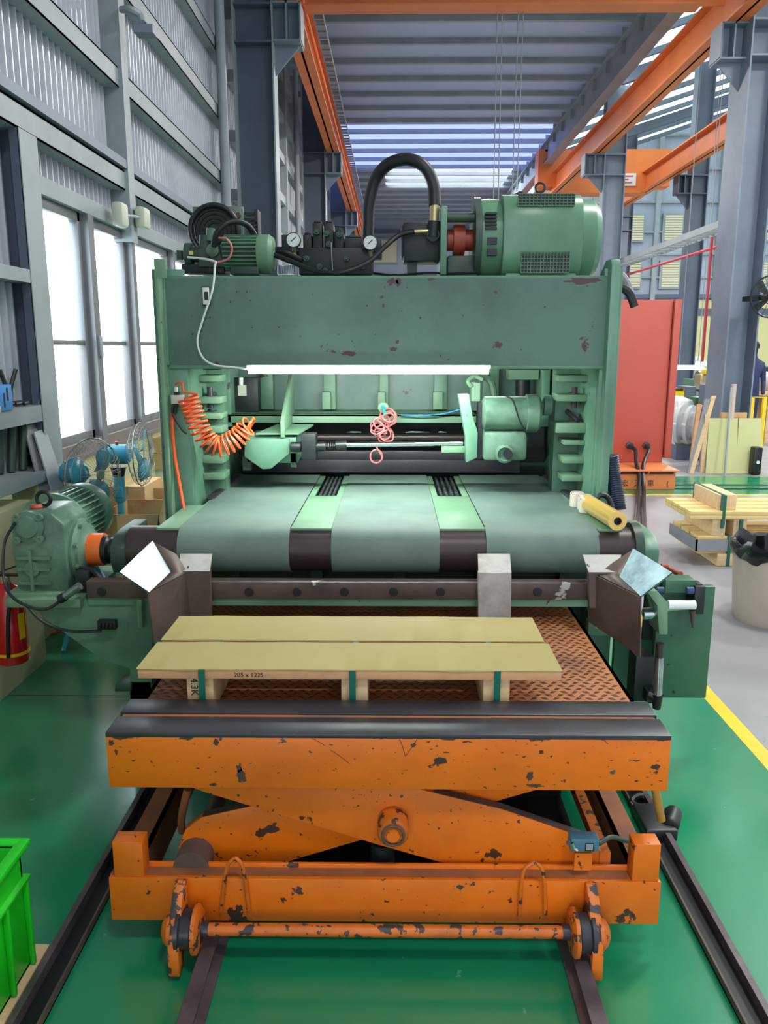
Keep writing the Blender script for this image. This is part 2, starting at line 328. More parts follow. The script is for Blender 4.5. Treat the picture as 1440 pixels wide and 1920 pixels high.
b = MB(); b.box(-2.16, -2.0, 4.72, 9.3, 0.975, 1.045); b.box(-2.16, -1.97, 4.72, 9.3, 0.955, 0.98); struct(b.build('window_sill', 'alu_br'))
b = MB(); b.box(-2.0, -1.975, 5.49, 5.53, 1.58, 1.72); tag(b.build('window_latch', 'gray_lt', None, 0.004), 'grey latch on the wide mullion between the first two windows', 'latch')
# outside facing wall seen through windows: pale building
# back walls
wb = struct(MB().box(-2.6, 4.9, 36, 36.2, 0, 8).build('wall_back', 'clad_back'))
wr = struct(MB().box(4.9, 20, 30, 30.2, 3.2, 14).build('wall_back', 'clad_back'))
MB().box(4.9, 20, 29.95, 30.2, 0, 2.75).build('lower_wall', 'cream_far', wr)
MB().box(4.9, 20, 29.9, 30.2, 2.75, 3.0).build('beam', 'gray_dk', wr); MB().box(4.9, 20, 29.95, 30.2, 3.0, 3.3).build('lower_wall_band', 'cream_far', wr)
MB().box(4.9, 20, 29.85, 30.2, 3.35, 3.5).build('beam', 'gray_dk', wr)
for z in (4.05, 4.85, 5.6, 6.6, 7.7, 8.8): MB().box(4.9, 20, 29.88, 30, z, z + 0.07).build('girt', 'gray_lt', wr)
for x in (7.0, 9.2, 11.4, 13.6, 15.8): MB().box(x, x + 0.16, 29.8, 30, 3.3, 14).build('wall_post', 'gray_lt', wr)
wn = 5
for z0, z1 in ((3.75, 4.6), (5.35, 6.2)):
    for x in (7.5, 9.55, 12.0, 14.2):
        f = struct(MB().box(x - 0.06, x + 1.36, 29.86, 29.98, z0 - 0.06, z1 + 0.06).build('window_%d' % wn, 'gray_lt')); wn += 1
        for k in range(2):
            b = MB()
            for q in range(10): b.box(x + k * 0.68 + 0.02, x + k * 0.68 + 0.62, 29.83, 29.85, z0 + q * (z1 - z0) / 10, z0 + (q + 0.8) * (z1 - z0) / 10)
            b.build('blind', 'blind', f)
for x in (-1.2, 0.9, 3.0):
    for z0 in (3.2, 5.2):
        f = struct(MB().box(x - 0.06, x + 1.36, 35.86, 35.98, z0 - 0.06, z0 + 1.0).build('window_%d' % wn, 'gray_lt')); wn += 1
        MB().box(x, x + 1.3, 35.82, 35.86, z0, z0 + 0.9).build('blind', 'blind', f)
for z in (2.6, 4.6, 6.4): MB().box(-2.3, 4.9, 35.8, 36, z, z + 0.1).build('girt', 'gray_dk', wb)
# ceiling with a skylight opening
ce = struct(MB().box(-2.4, 4.5, -6, 21.0, 6.95, 7.0).build('ceiling', 'roof'))
MB().add([(-2.4, 21.0, 6.96), (4.5, 21.0, 6.96), (4.5, 26.0, 6.96), (-2.4, 26.0, 6.96)], [(0, 1, 2, 3)]).build('skylight_glow_sheet', 'roof_glow', ce)  # lavender translucent sheet added for the glow around the skylight
MB().box(-2.4, 4.5, 28.6, 36.2, 6.95, 7.0).build('roof_sheet', 'roof', ce)
MB().box(-2.4, -0.3, 26.0, 28.6, 6.95, 7.0).build('roof_sheet', 'roof', ce); MB().box(3.6, 4.5, 26.0, 28.6, 6.95, 7.0).build('roof_sheet', 'roof', ce)
for i in range(27):
    y = 9.4 + i * 1.0
    b = MB(); b.prism([(y, 6.95), (y, 6.85), (y + 0.08, 6.85), (y + 0.08, 6.862), (y + 0.012, 6.862), (y + 0.012, 6.95)], 'x', -2.2, 4.15); b.build('purlin', 'gray_lt', ce)
# edge beams above the columns
for x, lab in ((3.95, 'right'),): 
    b = MB(); b.box(x - 0.02, x + 0.0, 6, 36, 6.25, 6.75); b.box(x - 0.12, x + 0.1, 6, 36, 6.23, 6.25); b.box(x - 0.12, x + 0.1, 6, 36, 6.75, 6.77); b.build('eaves_beam', 'gray_lt', ce)
for i in range(20):
    y = 10.0 + i * 1.0; MB().box(3.86, 4.04, y, y + 0.02, 6.55, 6.95).build('purlin_cleat', 'gray_lt', ce)
# right bay roof, sloping up
rb = struct(MB().add([(4.6, 0, 7.35), (20, 0, 12.25), (20, 30, 12.25), (4.6, 30, 7.35)], [(0, 1, 2, 3)]).build('ceiling', 'roof_green'))
for i in range(17):
    y = 6 + i * 1.45; MB().prism([(4.6, 7.2), (20, 12.1), (20, 12.22), (4.6, 7.32)], 'y', y, y + 0.1).build('purlin', 'gray_dk', rb)
for y in (12.4, 18.1, 25.2): MB().prism([(4.6, 6.95), (20, 11.85), (20, 12.1), (4.6, 7.2)], 'y', y, y + 0.2).build('rafter', 'gray_dk', rb)
# ================================================================== columns
def column(x0, x1, y, z1, br, label, mm='gray_st', fl_=0.3, brz=5.56):
    t = thing('steel_column', ((x0 + x1) / 2, y, 0), label, 'column')
    b = MB(); b.box(x0, x0 + 0.02, y - fl_ / 2, y + fl_ / 2, 0, z1); b.build('flange', 'gray_lt' if x0 < 0 else mm, t)
    b = MB(); b.box(x1 - 0.02, x1, y - fl_ / 2, y + fl_ / 2, 0, z1); b.build('flange', 'gray_lt' if x0 < 0 else mm, t)
    b = MB(); b.box(x0 + 0.02, x1 - 0.02, y - 0.01, y + 0.01, 0, z1)
    for z in (brz - 0.4, brz): b.box(x0 + 0.02, x1 - 0.02, y - fl_ / 2, y + fl_ / 2, z - 0.02, z)
    b.build('web', 'gray_dk' if x0 < 0 else mm, t)
    if br:
        xa, xb = (x1, x1 + br) if br > 0 else (x0 + br, x0)
        b = MB(); b.box(xa, xb, y - 0.18, y + 0.18, brz - 0.02, brz); b.box(xa, xb, y - 0.01, y + 0.01, brz - 0.4, brz - 0.02)
        b.box(xa, xb, y - 0.18, y + 0.18, brz - 0.42, brz - 0.4)
        e = xb if br > 0 else xa; b.box(e - 0.01, e + 0.01, y - 0.18, y + 0.18, brz - 0.4, brz)
        mdl = (xa + xb) / 2; b.box(mdl - 0.01, mdl + 0.01, y - 0.18, y + 0.18, brz - 0.4, brz)
        s_ = x1 if br > 0 else x0; q = 0.3 if br > 0 else -0.3; b.prism([(s_, brz - 0.42), (s_ + q, brz - 0.42), (s_, brz - 0.75)], 'y', y - 0.01, y + 0.01)
        b.build('crane_bracket', mm, t)
    return t
column(-1.9, -1.42, 10.4, 6.9, 0.32, 'tall grey steel column by the left wall, nearest behind the press')
column(-1.9, -1.42, 17.7, 6.9, 0.32, 'second grey steel column along the left wall, farther back')
column(-1.9, -1.42, 25.0, 6.9, 0.32, 'third grey steel column along the left wall, small in the distance')
column(4.35, 4.75, 11.06, 6.9, -0.32, 'big grey steel column at the right edge, yellow boards leaning on its foot', fl_=0.6)
column(4.35, 4.8, 17.9, 6.9, -0.4, 'grey steel column rising behind the red cabinet')
column(4.35, 4.8, 25.2, 6.9, -0.4, 'small grey column far down the right side of the aisle')
column(6.9, 7.3, 20.0, 8.0, -0.3, 'dark grey column in the right-hand bay under the lower orange runway', 'gray_dk')
column(6.9, 7.3, 13.6, 8.0, -0.3, 'dark grey column standing directly behind the big right-edge column', 'gray_dk')
column(6.9, 7.3, 26.0, 8.0, -0.3, 'thin dark grey column at the far end of the right-hand bay', 'gray_dk')
# vertical pipe beside left column
b = MB(); b.cyl((-1.93, 9.7, 0), (-1.93, 9.7, 6.9), 0.055); b.cyl((-1.93, 16.8, 0), (-1.93, 16.8, 6.9), 0.05)
tag(MB().cyl((-1.93, 9.7, 0), (-1.93, 9.7, 6.9), 0.055).build('downpipe', 'gray_lt'), 'pale grey round downpipe running full height beside the nearest left column', 'pipe')
tag(MB().cyl((-1.93, 16.9, 0), (-1.93, 16.9, 6.9), 0.05).build('downpipe', 'gray_lt'), 'thin grey downpipe beside the second left column', 'pipe')
# crane runways
def runway(xc, y0, y1, z, hh, fw, label, m='crane'):
    b = MB(); b.box(xc - 0.015, xc + 0.015, y0, y1, z, z + hh); b.box(xc - fw, xc + fw, y0, y1, z, z + 0.03); b.box(xc - fw, xc + fw, y0, y1, z + hh - 0.03, z + hh)
    t = thing('crane_runway', (xc, y0, z), label, 'crane runway'); b.build('beam', m, t)
    MB().box(xc - 0.03, xc + 0.03, y0, y1, z + hh, z + hh + 0.05).build('track', m, t); return t
runway(-1.26, 10.2, 33, 5.56, 0.6, 0.13, 'orange crane runway beam along the left wall')
runway(4.2, 9.5, 33, 5.56, 0.5, 0.13, 'long orange crane runway beam down the right side of the aisle')
runway(6.5, 9, 30, 5.56, 0.5, 0.13, 'lower orange crane runway beam in the right-hand bay')
t = thing('cable_ladder', (-1.0, 10, 5.9), 'narrow grey cable ladder running beside the left orange runway', 'cable ladder')
b = MB(); b.box(-1.09, -1.08, 9.5, 33, 5.95, 6.0); b.box(-0.96, -0.95, 9.5, 33, 5.95, 6.0)
for i in range(100): y = 9.5 + i * 0.235; b.box(-1.08, -0.96, y, y + 0.05, 5.96, 5.985)
b.build('ladder_rails', 'gray_lt', t)
MB().cyl((-1.14, 9.5, 5.85), (-1.14, 33, 5.85), 0.02, n=8).build('conductor_bar', 'crane', t)
# crane bridge across the top
t = thing('crane_bridge', (1.3, 10.8, 5.7), 'orange crane bridge girder crossing the very top of the photo', 'crane bridge')
b = MB(); zq = P(900, 6, 10.7).z; b.box(-1.1, 4.0, 10.8, 10.83, zq, 6.45); b.box(-1.1, 3.7, 10.68, 10.95, zq - 0.02, zq); b.build('girder', 'crane', t)
b = MB(); b.box(-1.4, -1.1, 9.8, 11.8, 6.22, 6.42); b.build('end_truck', 'crane', t)
b = MB(); b.box(4.06, 4.34, 9.8, 11.8, 6.12, 6.36); b.box(3.9, 4.1, 10.68, 10.95, 5.95, 6.3); b.build('end_truck', 'crane', t)
b = MB(); b.plate([(3.3, 10.7, 5.86), (3.5, 10.7, 5.86), (4.0, 10.7, 6.3), (3.8, 10.7, 6.3)], 0.03); b.build('knee_brace', 'crane', t)
t = thing('far_crane', (3.2, 24, 5.5), 'far orange crane carrying a white notice board behind the right runway', 'crane')
b = MB(); b.box(3.7, 7.1, 22, 22.5, 5.7, 6.6); b.box(4.1, 6.5, 22.0, 22.6, 5.55, 5.7); b.build('girder', 'crane', t)
a = P(1172, 337, 21.98); sg = MB().box(a.x - 0.27, a.x + 0.27, 21.95, 21.99, a.z - 0.15, a.z + 0.15).build('notice_board', 'white', t)
b = MB()
for k in range(3): b.box(a.x - 0.2, a.x + (0.2, 0.08, 0.18)[k], 21.94, 21.95, a.z + 0.07 - k * 0.08, a.z + 0.095 - k * 0.08)
b.build('red_print', 'red_pipe', sg)
for px, lab in ((927, 'thin crane pendant rope, left of the hanging pair'), (968, 'thin crane pendant rope, right of the hanging pair')):
    a = P(px + (6 if px < 940 else 5), 4, 10.9); c = P(px - (4 if px < 940 else 12), 480, 10.9)
    b = MB(); b.cyl(a, c, 0.007, n=6); b.cyl(a + Vector((0.06, 0, 0)), c + Vector((0.06, 0, 0)), 0.007, n=6)
    tag(b.build('hoist_rope', 'gray_lt'), lab, 'rope')
# cable tray and red pipe on the right
t = thing('cable_tray', (4.9, 11, 3.4), 'pale grey ladder cable tray running along the right side above the red pipe', 'cable tray')
b = MB(); b.box(4.75, 4.77, 10.8, 26, 3.36, 3.46); b.box(5.05, 5.07, 10.8, 26, 3.36, 3.46)
for i in range(60): y = 10.8 + i * 0.25; b.box(4.77, 5.05, y, y + 0.05, 3.37, 3.39)
b.build('tray_rails', 'gray_lt', t)
tag(MB().tube([(4.95, 26, 3.15), (4.95, 10.2, 3.15), (4.95, 9.0, 3.15)], 0.025, sub=1).build('sprinkler_pipe', 'red_pipe'), 'thin red pipe hung just under the cable tray', 'pipe')
a = P(1337, 425, 11.4); c = P(1320, 640, 11.4)
tag(MB().cyl((a.x, 11.4, 3.1), (c.x, 11.4, P(1319, 678, 11.4).z), 0.018, n=10).build('drop_pipe', 'red_pipe'), 'thin red vertical pipe dropping beside the big right column', 'pipe')
# wall lamp/brackets on left wall
t = thing('emergency_lamp', PX(240, 400, -1.95), 'twin-headed pale emergency lamp on the left wall post above the windows', 'lamp')
a = PX(228, 403, -1.9); c = PX(270, 408, -1.9)
b = MB(); b.box(a.x - 0.05, a.x + 0.03, a.y - 0.07, a.y + 0.07, a.z - 0.08, a.z + 0.08); b.build('lamp_head', 'offwhite', t, 0.02)
b = MB(); b.box(c.x - 0.05, c.x + 0.03, c.y - 0.08, c.y + 0.08, c.z - 0.08, c.z + 0.07); b.build('lamp_head', 'offwhite', t, 0.02)
MB().tube([a + Vector((-0.03, 0, 0)), (a + c) / 2, c + Vector((-0.03, 0, 0))], 0.012).build('arm', 'gray_lt', t)
a = PX(232, 22, -1.9)
t = thing('wall_bracket', a, 'bent grey pipe bracket high on the left wall post', 'bracket')
b = MB(); b.tube([PX(228, 18, -1.93), PX(245, 18, -1.85), PX(262, 28, -1.8), PX(266, 42, -1.78)], 0.025); b.build('pipe_arm', 'gray_lt', t)
MB().pb(250, 44, 286, 60, PX(266, 42, -1.78).y, 0.12).build('bracket_foot', 'gray_st', t)
# ================================================================== lift cart
t = cart = thing('scissor_lift_cart', (0.0, 1.95, 0.0), 'worn orange scissor lift cart on rails with dark steel bars across its top', 'lift cart')
XL, XR = -0.735, 0.735
# front apron
a0 = P(197, 1376, 1.947); a1 = P(1260, 1376, 1.947); zt = 0.65; zb = P(720, 1480, 1.947).z
b = MB(); b.box(a0.x, a1.x, 1.947, 1.959, zb, 0.642); b.build('front_apron', 'orange_apron', t, 0.003)
b = MB(); b.cyl(P(1148, 1446, 1.9465), P(1148, 1446, 1.9505), 0.008); b.build('apron_hole', 'black', t)
# side aprons + top deck
b = MB(); b.box(a0.x, a0.x + 0.012, 1.96, 3.2, zb, 0.595); b.box(a1.x - 0.012, a1.x, 1.96, 3.2, zb, 0.595); b.box(a0.x, a1.x, 3.19, 3.2, zb, 0.595); b.build('side_apron', 'orange_w', t)
b = MB(); b.box(a0.x, a1.x, 1.946, 2.045, 0.636, 0.65); b.build('steel_bar', 'steel_dk', t, 0.003)
b = MB(); b.box(a0.x, a1.x, 2.066, 2.155, 0.636, 0.65); b.build('steel_bar', 'steel_dk', t, 0.003)
b = MB(); b.box(a0.x + 0.01, a1.x - 0.01, 1.96, 2.155, 0.58, 0.636); b.box(a0.x + 0.01, a1.x - 0.01, 2.046, 2.065, 0.63, 0.645); b.build('bar_bed', 'orange_dusty', t)
td = MB().box(a0.x, a1.x, 2.15, 3.2, 0.585, 0.595).build('tread_plate', 'rust_plate', t)
b = MB(); s = 0.0; row = 0
y = 2.17
while y < 3.19:
    x = a0.x + 0.02 + (row % 2) * 0.017; k = 0
    while x < a1.x - 0.02:
        sg = 1 if (k + row) % 2 else -1; dx, dy = 0.013, 0.0075 * sg
        nx, ny = -dy * 0.3, dx * 0.3
        b.add([(x - dx, y - dy, 0.595), (x + nx, y + ny, 0.5985), (x + dx, y + dy, 0.595), (x - nx, y - ny, 0.5985)], [(0, 1, 3), (1, 2, 3)])
        x += 0.034; k += 1
    y += 0.0235; row += 1
b.build('tread_pattern', 'tread_lug', td)
# scissor arms: outlines seen in the front plane, as real plates in depth
def xz(px, py, Y): q = P(px, py, Y); return (q.x, q.z)
Y2 = 2.02; 
arm1 = [(345, 1625), (330, 1600), (343, 1566), (375, 1542), (500, 1514), (770, 1450), (1120, 1452), (1035, 1483), (705, 1577), (548, 1623), (500, 1640), (380, 1650)]
arm2 = [(300, 1450), (660, 1440), (812, 1481), (941, 1512), (1098, 1566), (1125, 1590), (1130, 1625), (1090, 1650), (960, 1650), (865, 1622), (705, 1577), (389, 1481)]
for arm, ya in ((arm1, 2.045), (arm2, 2.005)):
    for off in (0.0, 0.95):
        pts = [xz(x, y, 2.02) for x, y in arm]; pts = [(x, min(z, 0.57)) for x, z in pts]
        ar = MB().prism(pts, 'y', ya + off, ya + off + 0.03).build('scissor_arm', 'orange', t, 0.002)
        if off == 0:      # dusty upper edge of the arm
            e = [(375, 1542), (500, 1514), (640, 1481)] if arm is arm1 else [(812, 1481), (941, 1512), (1098, 1566)]
            q = [xz(x, y, 2.02) for x, y in e]
            for (xa, za), (xb, zb_) in zip(q, q[1:]): MB().add([(xa, ya, za + 0.0015), (xb, ya, zb_ + 0.0015), (xb, ya + 0.03, zb_ + 0.0015), (xa, ya + 0.03, za + 0.0015)], [(0, 1, 2, 3)]).build('dusty_edge', 'rust', ar)
c = P(737, 1543, 1.99)
b = MB(); b.lathe((c.x, 1.935, c.z), (0, 1, 0), [(0, 0.02), (0, 0.036), (0.01, 0.043), (0.07, 0.043)]); pv = b.build('pivot_boss', 'orange_w', t)
b = MB(); b.lathe((c.x, 1.925, c.z), (0, 1, 0), [(0, 0.018), (0.012, 0.022)], 8); b.build('pivot_nut', 'orange', pv)
b = MB(); b.tube([(c.x + 0.029 * math.cos(k / 16 * 6.283), 1.93, c.z + 0.029 * math.sin(k / 16 * 6.283)) for k in range(16)], 0.004, closed=True, sub=1); b.build('pivot_washer', 'rust', pv)
b = MB(); q = P(362, 1618, 2.0); b.cyl((q.x, 1.975, q.z), (q.x, 2.06, q.z), 0.05); b.build('arm_roller', 'rust', t)
b = MB(); b.cyl((q.x, 2.04, q.z), (q.x, 3.0, q.z), 0.025); b.build('roller_shaft', 'rust', t)
# hydraulic ram in the shade below the arms
b = MB(); b.cyl((0.0, 2.2, 0.12), (-0.03, 2.9, 0.4), 0.04); b.cyl((-0.03, 2.06, 0.18), (-0.03, 2.06, 0.26), 0.035); b.build('hydraulic_ram', 'dark', t)
b = MB(); b.box(-0.46, 0.6, 2.12, 3.3, 0.06, 0.075); b.box(-0.46, 0.6, 2.6, 2.62, 0.075, 0.3); b.build('base_shade_tray', 'black', t)  # black pan added for the shade and dark base plates behind the arms
# lower frame
zf = P(720, 1650, 1.93).z; zl = P(720, 1729, 1.93).z; fx0 = P(207, 1690, 1.93).x; fx1 = P(1237, 1690, 1.93).x
b = MB(); b.box(fx0, fx1, 1.93, 1.942, zl, zf); b.box(fx0, fx1, 1.942, 1.99, zf - 0.01, zf - 0.001); b.box(fx0, fx1, 1.98, 1.99, zl, zf + 0.012); b.build('front_beam', 'orange', t, 0.002)
b = MB(); b.add([(fx0, 1.944, zf), (fx1, 1.944, zf), (fx1, 1.98, zf), (fx0, 1.98, zf)], [(0, 1, 2, 3)]); b.build('dusty_flange', 'orange_dusty', t)
for s_ in (0, 1):
    x0, x1 = (fx0, fx0 + 0.065) if s_ == 0 else (fx1 - 0.065, fx1)
    b = MB(); b.box(x0, x1, 1.99, 3.4, zf - 0.012, zf); xi = x1 - 0.01 if s_ == 0 else x0; b.box(xi, xi + 0.01, 1.99, 3.4, zl, zf); b.build('side_beam', 'orange_dusty', t)
    pa = (212, 268) if s_ == 0 else (1188, 1238)
    q0 = P(pa[0], 1610, 1.933); q1 = P(pa[1], 1610, 1.933); ztp = P(720, 1583 if s_ == 0 else 1580, 1.933).z
    b = MB(); b.box(q0.x, q1.x, 1.933, 1.985, zf, ztp); b.build('corner_post', 'orange', t, 0.002)
b = MB(); b.box(fx1 - 0.15, fx1 - 0.12, 2.0, 3.4, zf + 0.005, zf + 0.04); b.build('cable_conduit', 'orange_w', t)
b = MB(); b.box(fx0, fx1, 3.35, 3.4, zl, zf); b.build('rear_beam', 'orange_w', t)
b = MB(); b.tube([P(352, 1480, 2.15), P(341, 1530, 2.15), P(341, 1560, 2.15)], 0.012); b.build('lifting_lug', 'orange_dusty', t)
# axle, wheels, guards
ax = P(720, 1745, 1.868); 
b = MB(); b.cyl((P(385, 1745, 1.868).x, 1.868, ax.z), (P(1066, 1745, 1.868).x, 1.868, ax.z), 0.0165); b.build('axle', 'orange_w', t)
for sd in (-1, 1):
    hx = P(378 if sd < 0 else 1068, 1745, 1.868).x; d = (sd, 0, 0); cc = (hx, 1.868, ax.z)
    b = MB(); b.lathe(cc, d, [(0, 0.03), (0, 0.05), (0.008, 0.063), (0.018, 0.063)]); wh = b.build('wheel', 'orange_w', t)
    b = MB(); b.lathe((hx + sd * 0.018, 1.868, ax.z), d, [(0, 0.063), (0.005, 0.052), (0.03, 0.05), (0.034, 0.058), (0.044, 0.058)]); b.build('wheel_tread', 'steel_dk', wh)
    b = MB(); b.cyl((hx - sd * 0.02, 1.868, ax.z), (hx, 1.868, ax.z), 0.02); b.build('axle_collar', 'steel_dk', wh)
    gx = hx + sd * 0.052
    pts = [(1.93, zf + 0.002), (1.915, zf + 0.006), (1.875, zf - 0.02), (1.835, zf - 0.08), (1.812, 0.1), (1.808, 0.03), (1.815, 0.018), (1.84, 0.018), (1.87, 0.06), (1.93, zl)]
    x0, x1 = sorted((gx - sd * 0.003, gx + sd * 0.026)); b = MB(); b.prism(pts, 'x', x0, x1); b.build('wheel_bracket', 'orange_heavy', t, 0.003)
    b = MB(); b.lathe((gx + sd * 0.022, 1.868, ax.z), d, [(0, 0.045), (0.01, 0.045), (0.022, 0.035), (0.03, 0.02)])
    for k in range(6): an = k * 1.047; b.cyl((gx + sd * 0.02, 1.868 + 0.036 * math.cos(an), ax.z + 0.036 * math.sin(an)), (gx + sd * 0.036, 1.868 + 0.036 * math.cos(an), ax.z + 0.036 * math.sin(an)), 0.006, n=6)
    b.build('hub_cap', 'orange_w', t)
for xs in ((414, 424, 437, 446, 456, 467), (974, 980, 996, 1008, 1019, 1023)):
    ysx = (1708, 1632, 1612, 1612, 1632, 1706); b = MB(); b.tube([P(x, y + (8 if xs[0] > 900 else 0), 1.925 - (0.012 if 0 < k < 5 else 0)) for k, (x, y) in enumerate(zip(xs, ysx))], 0.0055, 10); b.build('lashing_loop', 'orange_w', t)
# limit switch
b = MB(); b.pb(1077, 1600, 1110, 1632, 1.945, 0.01); b.build('switch_tab', 'orange', t)
ls = thing('limit_switch', P(1095, 1600, 1.93), 'small blue-grey limit switch with roller lever at the right end of the cart frame', 'limit switch')
MB().pb(1070, 1574, 1124, 1598, 1.935, 0.04).build('housing', mat('switch_blue', (70, 108, 128), 0.4), ls, 0.004)
MB().tube([P(1072, 1580, 1.93), P(1076, 1590, 1.93), P(1082, 1594, 1.93)], 0.006).build('lever', 'chrome', ls)
MB().cyl(P(1066, 1580, 1.925), P(1066, 1580, 1.94), 0.007).build('roller', 'black', ls)
lb = MB().pb(1097, 1581, 1114, 1596, 1.9345, 0.002).build('label', 'black', ls)
MB().pb(1099, 1583, 1112, 1594, 1.934, 0.001).build('label_print', 'grayp', lb)
tag(MB().tube([P(1122, 1582, 1.955), P(1145, 1570, 2.0), P(1165, 1574, 2.04), P(1190, 1580, 2.06)], 0.007).build('switch_cable', 'green_dk'), 'dark cable running from the limit switch along the right side beam', 'cable')
q = P(1240, 1538, 2.1); MB().cyl((a1.x - 0.02, 2.1, 0.58), (q.x, 2.1, q.z), 0.012).build('guard_pipe', 'pipe_y', cart)
b = MB(); q = PZ(1235, 1555, 0.02); b.box(q.x - 0.06, q.x + 0.05, q.y - 0.05, q.y + 0.12, 0.003, 0.05)
b.cyl((q.x + 0.03, q.y - 0.02, 0.045), (q.x + 0.07, q.y + 0.06, 0.05), 0.03); tag(b.build('foot_pedal', 'black', None, 0.01), 'small black foot switch on the green floor right of the cart', 'foot switch')
b = MB(); q = PZ(1205, 1505, 0.02); b.tube([(q.x - 0.04, q.y, 0.02), (q.x, q.y + 0.03, 0.03), (q.x + 0.04, q.y, 0.02), (q.x + 0.02, q.y - 0.06, 0.02)], 0.012, closed=True); tag(b.build('cable_loop', 'black'), 'loop of black cable on the floor behind the foot switch', 'cable')
# rails
for x, lab in ((-0.5, 'left inner track rail running toward the camera under the cart wheel'), (0.5, 'right inner track rail running toward the camera under the cart wheel')):
    b = MB(); b.prism([(x - 0.035, 0.003), (x + 0.035, 0.003), (x + 0.035, 0.012), (x + 0.012, 0.02), (x + 0.012, 0.045), (x + 0.02, 0.055), (x - 0.02, 0.055), (x - 0.012, 0.045), (x - 0.012, 0.02), (x - 0.035, 0.012)], 'y', -0.5, 3.4)
    tag(b.build('track_rail', 'rail'), lab, 'rail')
for s_, lab in ((-1, 'left outer floor channel with dark groove beside the lift cart'), (1, 'right outer floor channel with dark groove beside the lift cart')):
    xa, xb = s_ * 0.865, s_ * 0.94
    t2 = thing('floor_channel', ((xa + xb) / 2, 0, 0), lab, 'floor channel')
    x0, x1 = sorted((xa, xb)); b = MB(); b.box(x0, x1, -0.5, 3.6, 0.002, 0.008); b.build('channel_bed', 'black', t2)
    b = MB(); e = xb; b.box(min(e, e - s_ * 0.018), max(e, e - s_ * 0.018), -0.5, 3.6, 0.003, 0.04); b.build('outer_angle', 'rail', t2)
    b = MB(); e = xa; b.box(min(e, e + s_ * 0.006), max(e, e + s_ * 0.006), -0.5, 3.6, 0.003, 0.028); b.build('inner_angle', 'rust', t2)
# ------------------------------------------------------------------ wooden skid
t = sk = thing('wooden_skid', (-0.13, 2.17, 0.597), 'wooden skid of two long yellow-papered boards strapped to three timber blocks', 'skid')
def board(x0, x1, y0, y1, nm):
    o = MB().box(x0, x1, y0, y1, 0.706, 0.734).build('board', 'mdf', t, 0.001)
    b = MB(); n = 60; vs = []; fs = []
    for i in range(n + 1):
        x = x0 - 0.004 + (x1 - x0 + 0.006) * i / n
        nf = 0.005 * noise.noise((x * 9, y0, 3)) ; nb = 0.005 * noise.noise((x * 9, y1, 7)); w_ = 0.0012 * noise.noise((x * 5, y0, 1))
        dr = max(0, noise.noise((x * 3.1, y0 * 2, 5))) * 0.012
        vs += [(x, y0 - 0.004, 0.736 - dr + min(0, nf)), (x, y0 - 0.002, 0.7372 + w_), (x, y1 + nb, 0.7372 + w_)]
    for i in range(n):
        for k in range(2): a = i * 3 + k; fs.append((a, a + 3, a + 4, a + 1))
    b.add(vs, fs); b.build('paper_cover', 'paper', o)
    return o
b1 = board(P(258, 1255, 2.17).x, P(1053, 1255, 2.17).x, 2.17, 2.383, 'front')
b2 = board(P(303, 1195, 2.40).x, P(1020, 1195, 2.40).x, 2.405, 2.63, 'rear')
blk = []
for xa, xb in ((352, 402), (640, 690), (905, 955)):
    bb = MB().box(P(xa, 1290, 2.2).x, P(xb, 1290, 2.2).x, 2.19, 2.62, 0.597, 0.706).build('timber_block', 'wood', t, 0.003); blk.append(bb)
for xa in (373, 655, 926):
    x0 = P(xa, 1290, 2.165).x; x1 = P(xa + 12, 1290, 2.165).x
    b = MB(); b.prism([(2.163, 0.597), (2.163, 0.7355), (2.635, 0.7355), (2.635, 0.6), (2.632, 0.6), (2.632, 0.7325), (2.1665, 0.7325), (2.1665, 0.597)], 'x', x0, x1); b.build('strap', 'strap', t)
q = P(466, 1258, 2.168); q.z = 0.7185; text('205 x 1225', 0.019, (q.x, 2.1688, q.z), FR, 'ink', b1, 'handwritten_size')
q = P(364, 1288, 2.188); text('4.3K', 0.03, (q.x, 2.1885, q.z), (math.pi / 2, math.pi / 2, 0), 'ink', blk[0], 'handwritten_mark')
# ------------------------------------------------------------------ crate at bottom left
t = thing('plastic_crate', (-1.3, 1.65, 0.02), 'bright green ribbed plastic crate in the bottom left corner', 'crate')
x0, x1, y0, y1, z0, z1 = -1.55, -0.968, 1.15, 1.85, 0.03, 0.385
b = MB()
for q in ((x0, x0 + 0.01, y0, y1), (x1 - 0.012, x1 - 0.002, y0, y1), (x0, x1 - 0.002, y0, y0 + 0.01), (x0, x1 - 0.002, y1 - 0.01, y1)): b.box(*q, z0, z1)
b.box(x0, x1 - 0.002, y0, y1, z0, z0 + 0.01)
for k in range(7): y = y0 + 0.03 + k * 0.11; b.box(x1 - 0.002, x1 + 0.012, y, y + 0.012, z0, z1 - 0.1)
for k in range(6): x = x0 + 0.03 + k * 0.1; b.box(x, x + 0.012, y1, y1 + 0.012, z0, z1 - 0.1)
b.box(x0 - 0.01, x1 + 0.014, y0 - 0.01, y1 + 0.012, z1 - 0.105, z1 - 0.095); b.box(x0 - 0.01, x1 + 0.012, y0, y0 + 0.005, z1 - 0.02, z1)
b.build('crate_body', 'crate', t, 0.002)
b = MB(); b.box(x1 - 0.012, x1 + 0.02, y0 - 0.02, y1 + 0.02, z1 - 0.012, z1 + 0.006); b.box(x0 - 0.02, x1, y1 - 0.01, y1 + 0.02, z1 - 0.012, z1 + 0.006); b.box(x0 - 0.02, x0 + 0.01, y0, y1, z1 - 0.012, z1 + 0.006); b.box(x0 - 0.02, x1, y0 - 0.02, y0 + 0.01, z1 - 0.012, z1 + 0.006); b.build('rim', 'crate', t, 0.006)
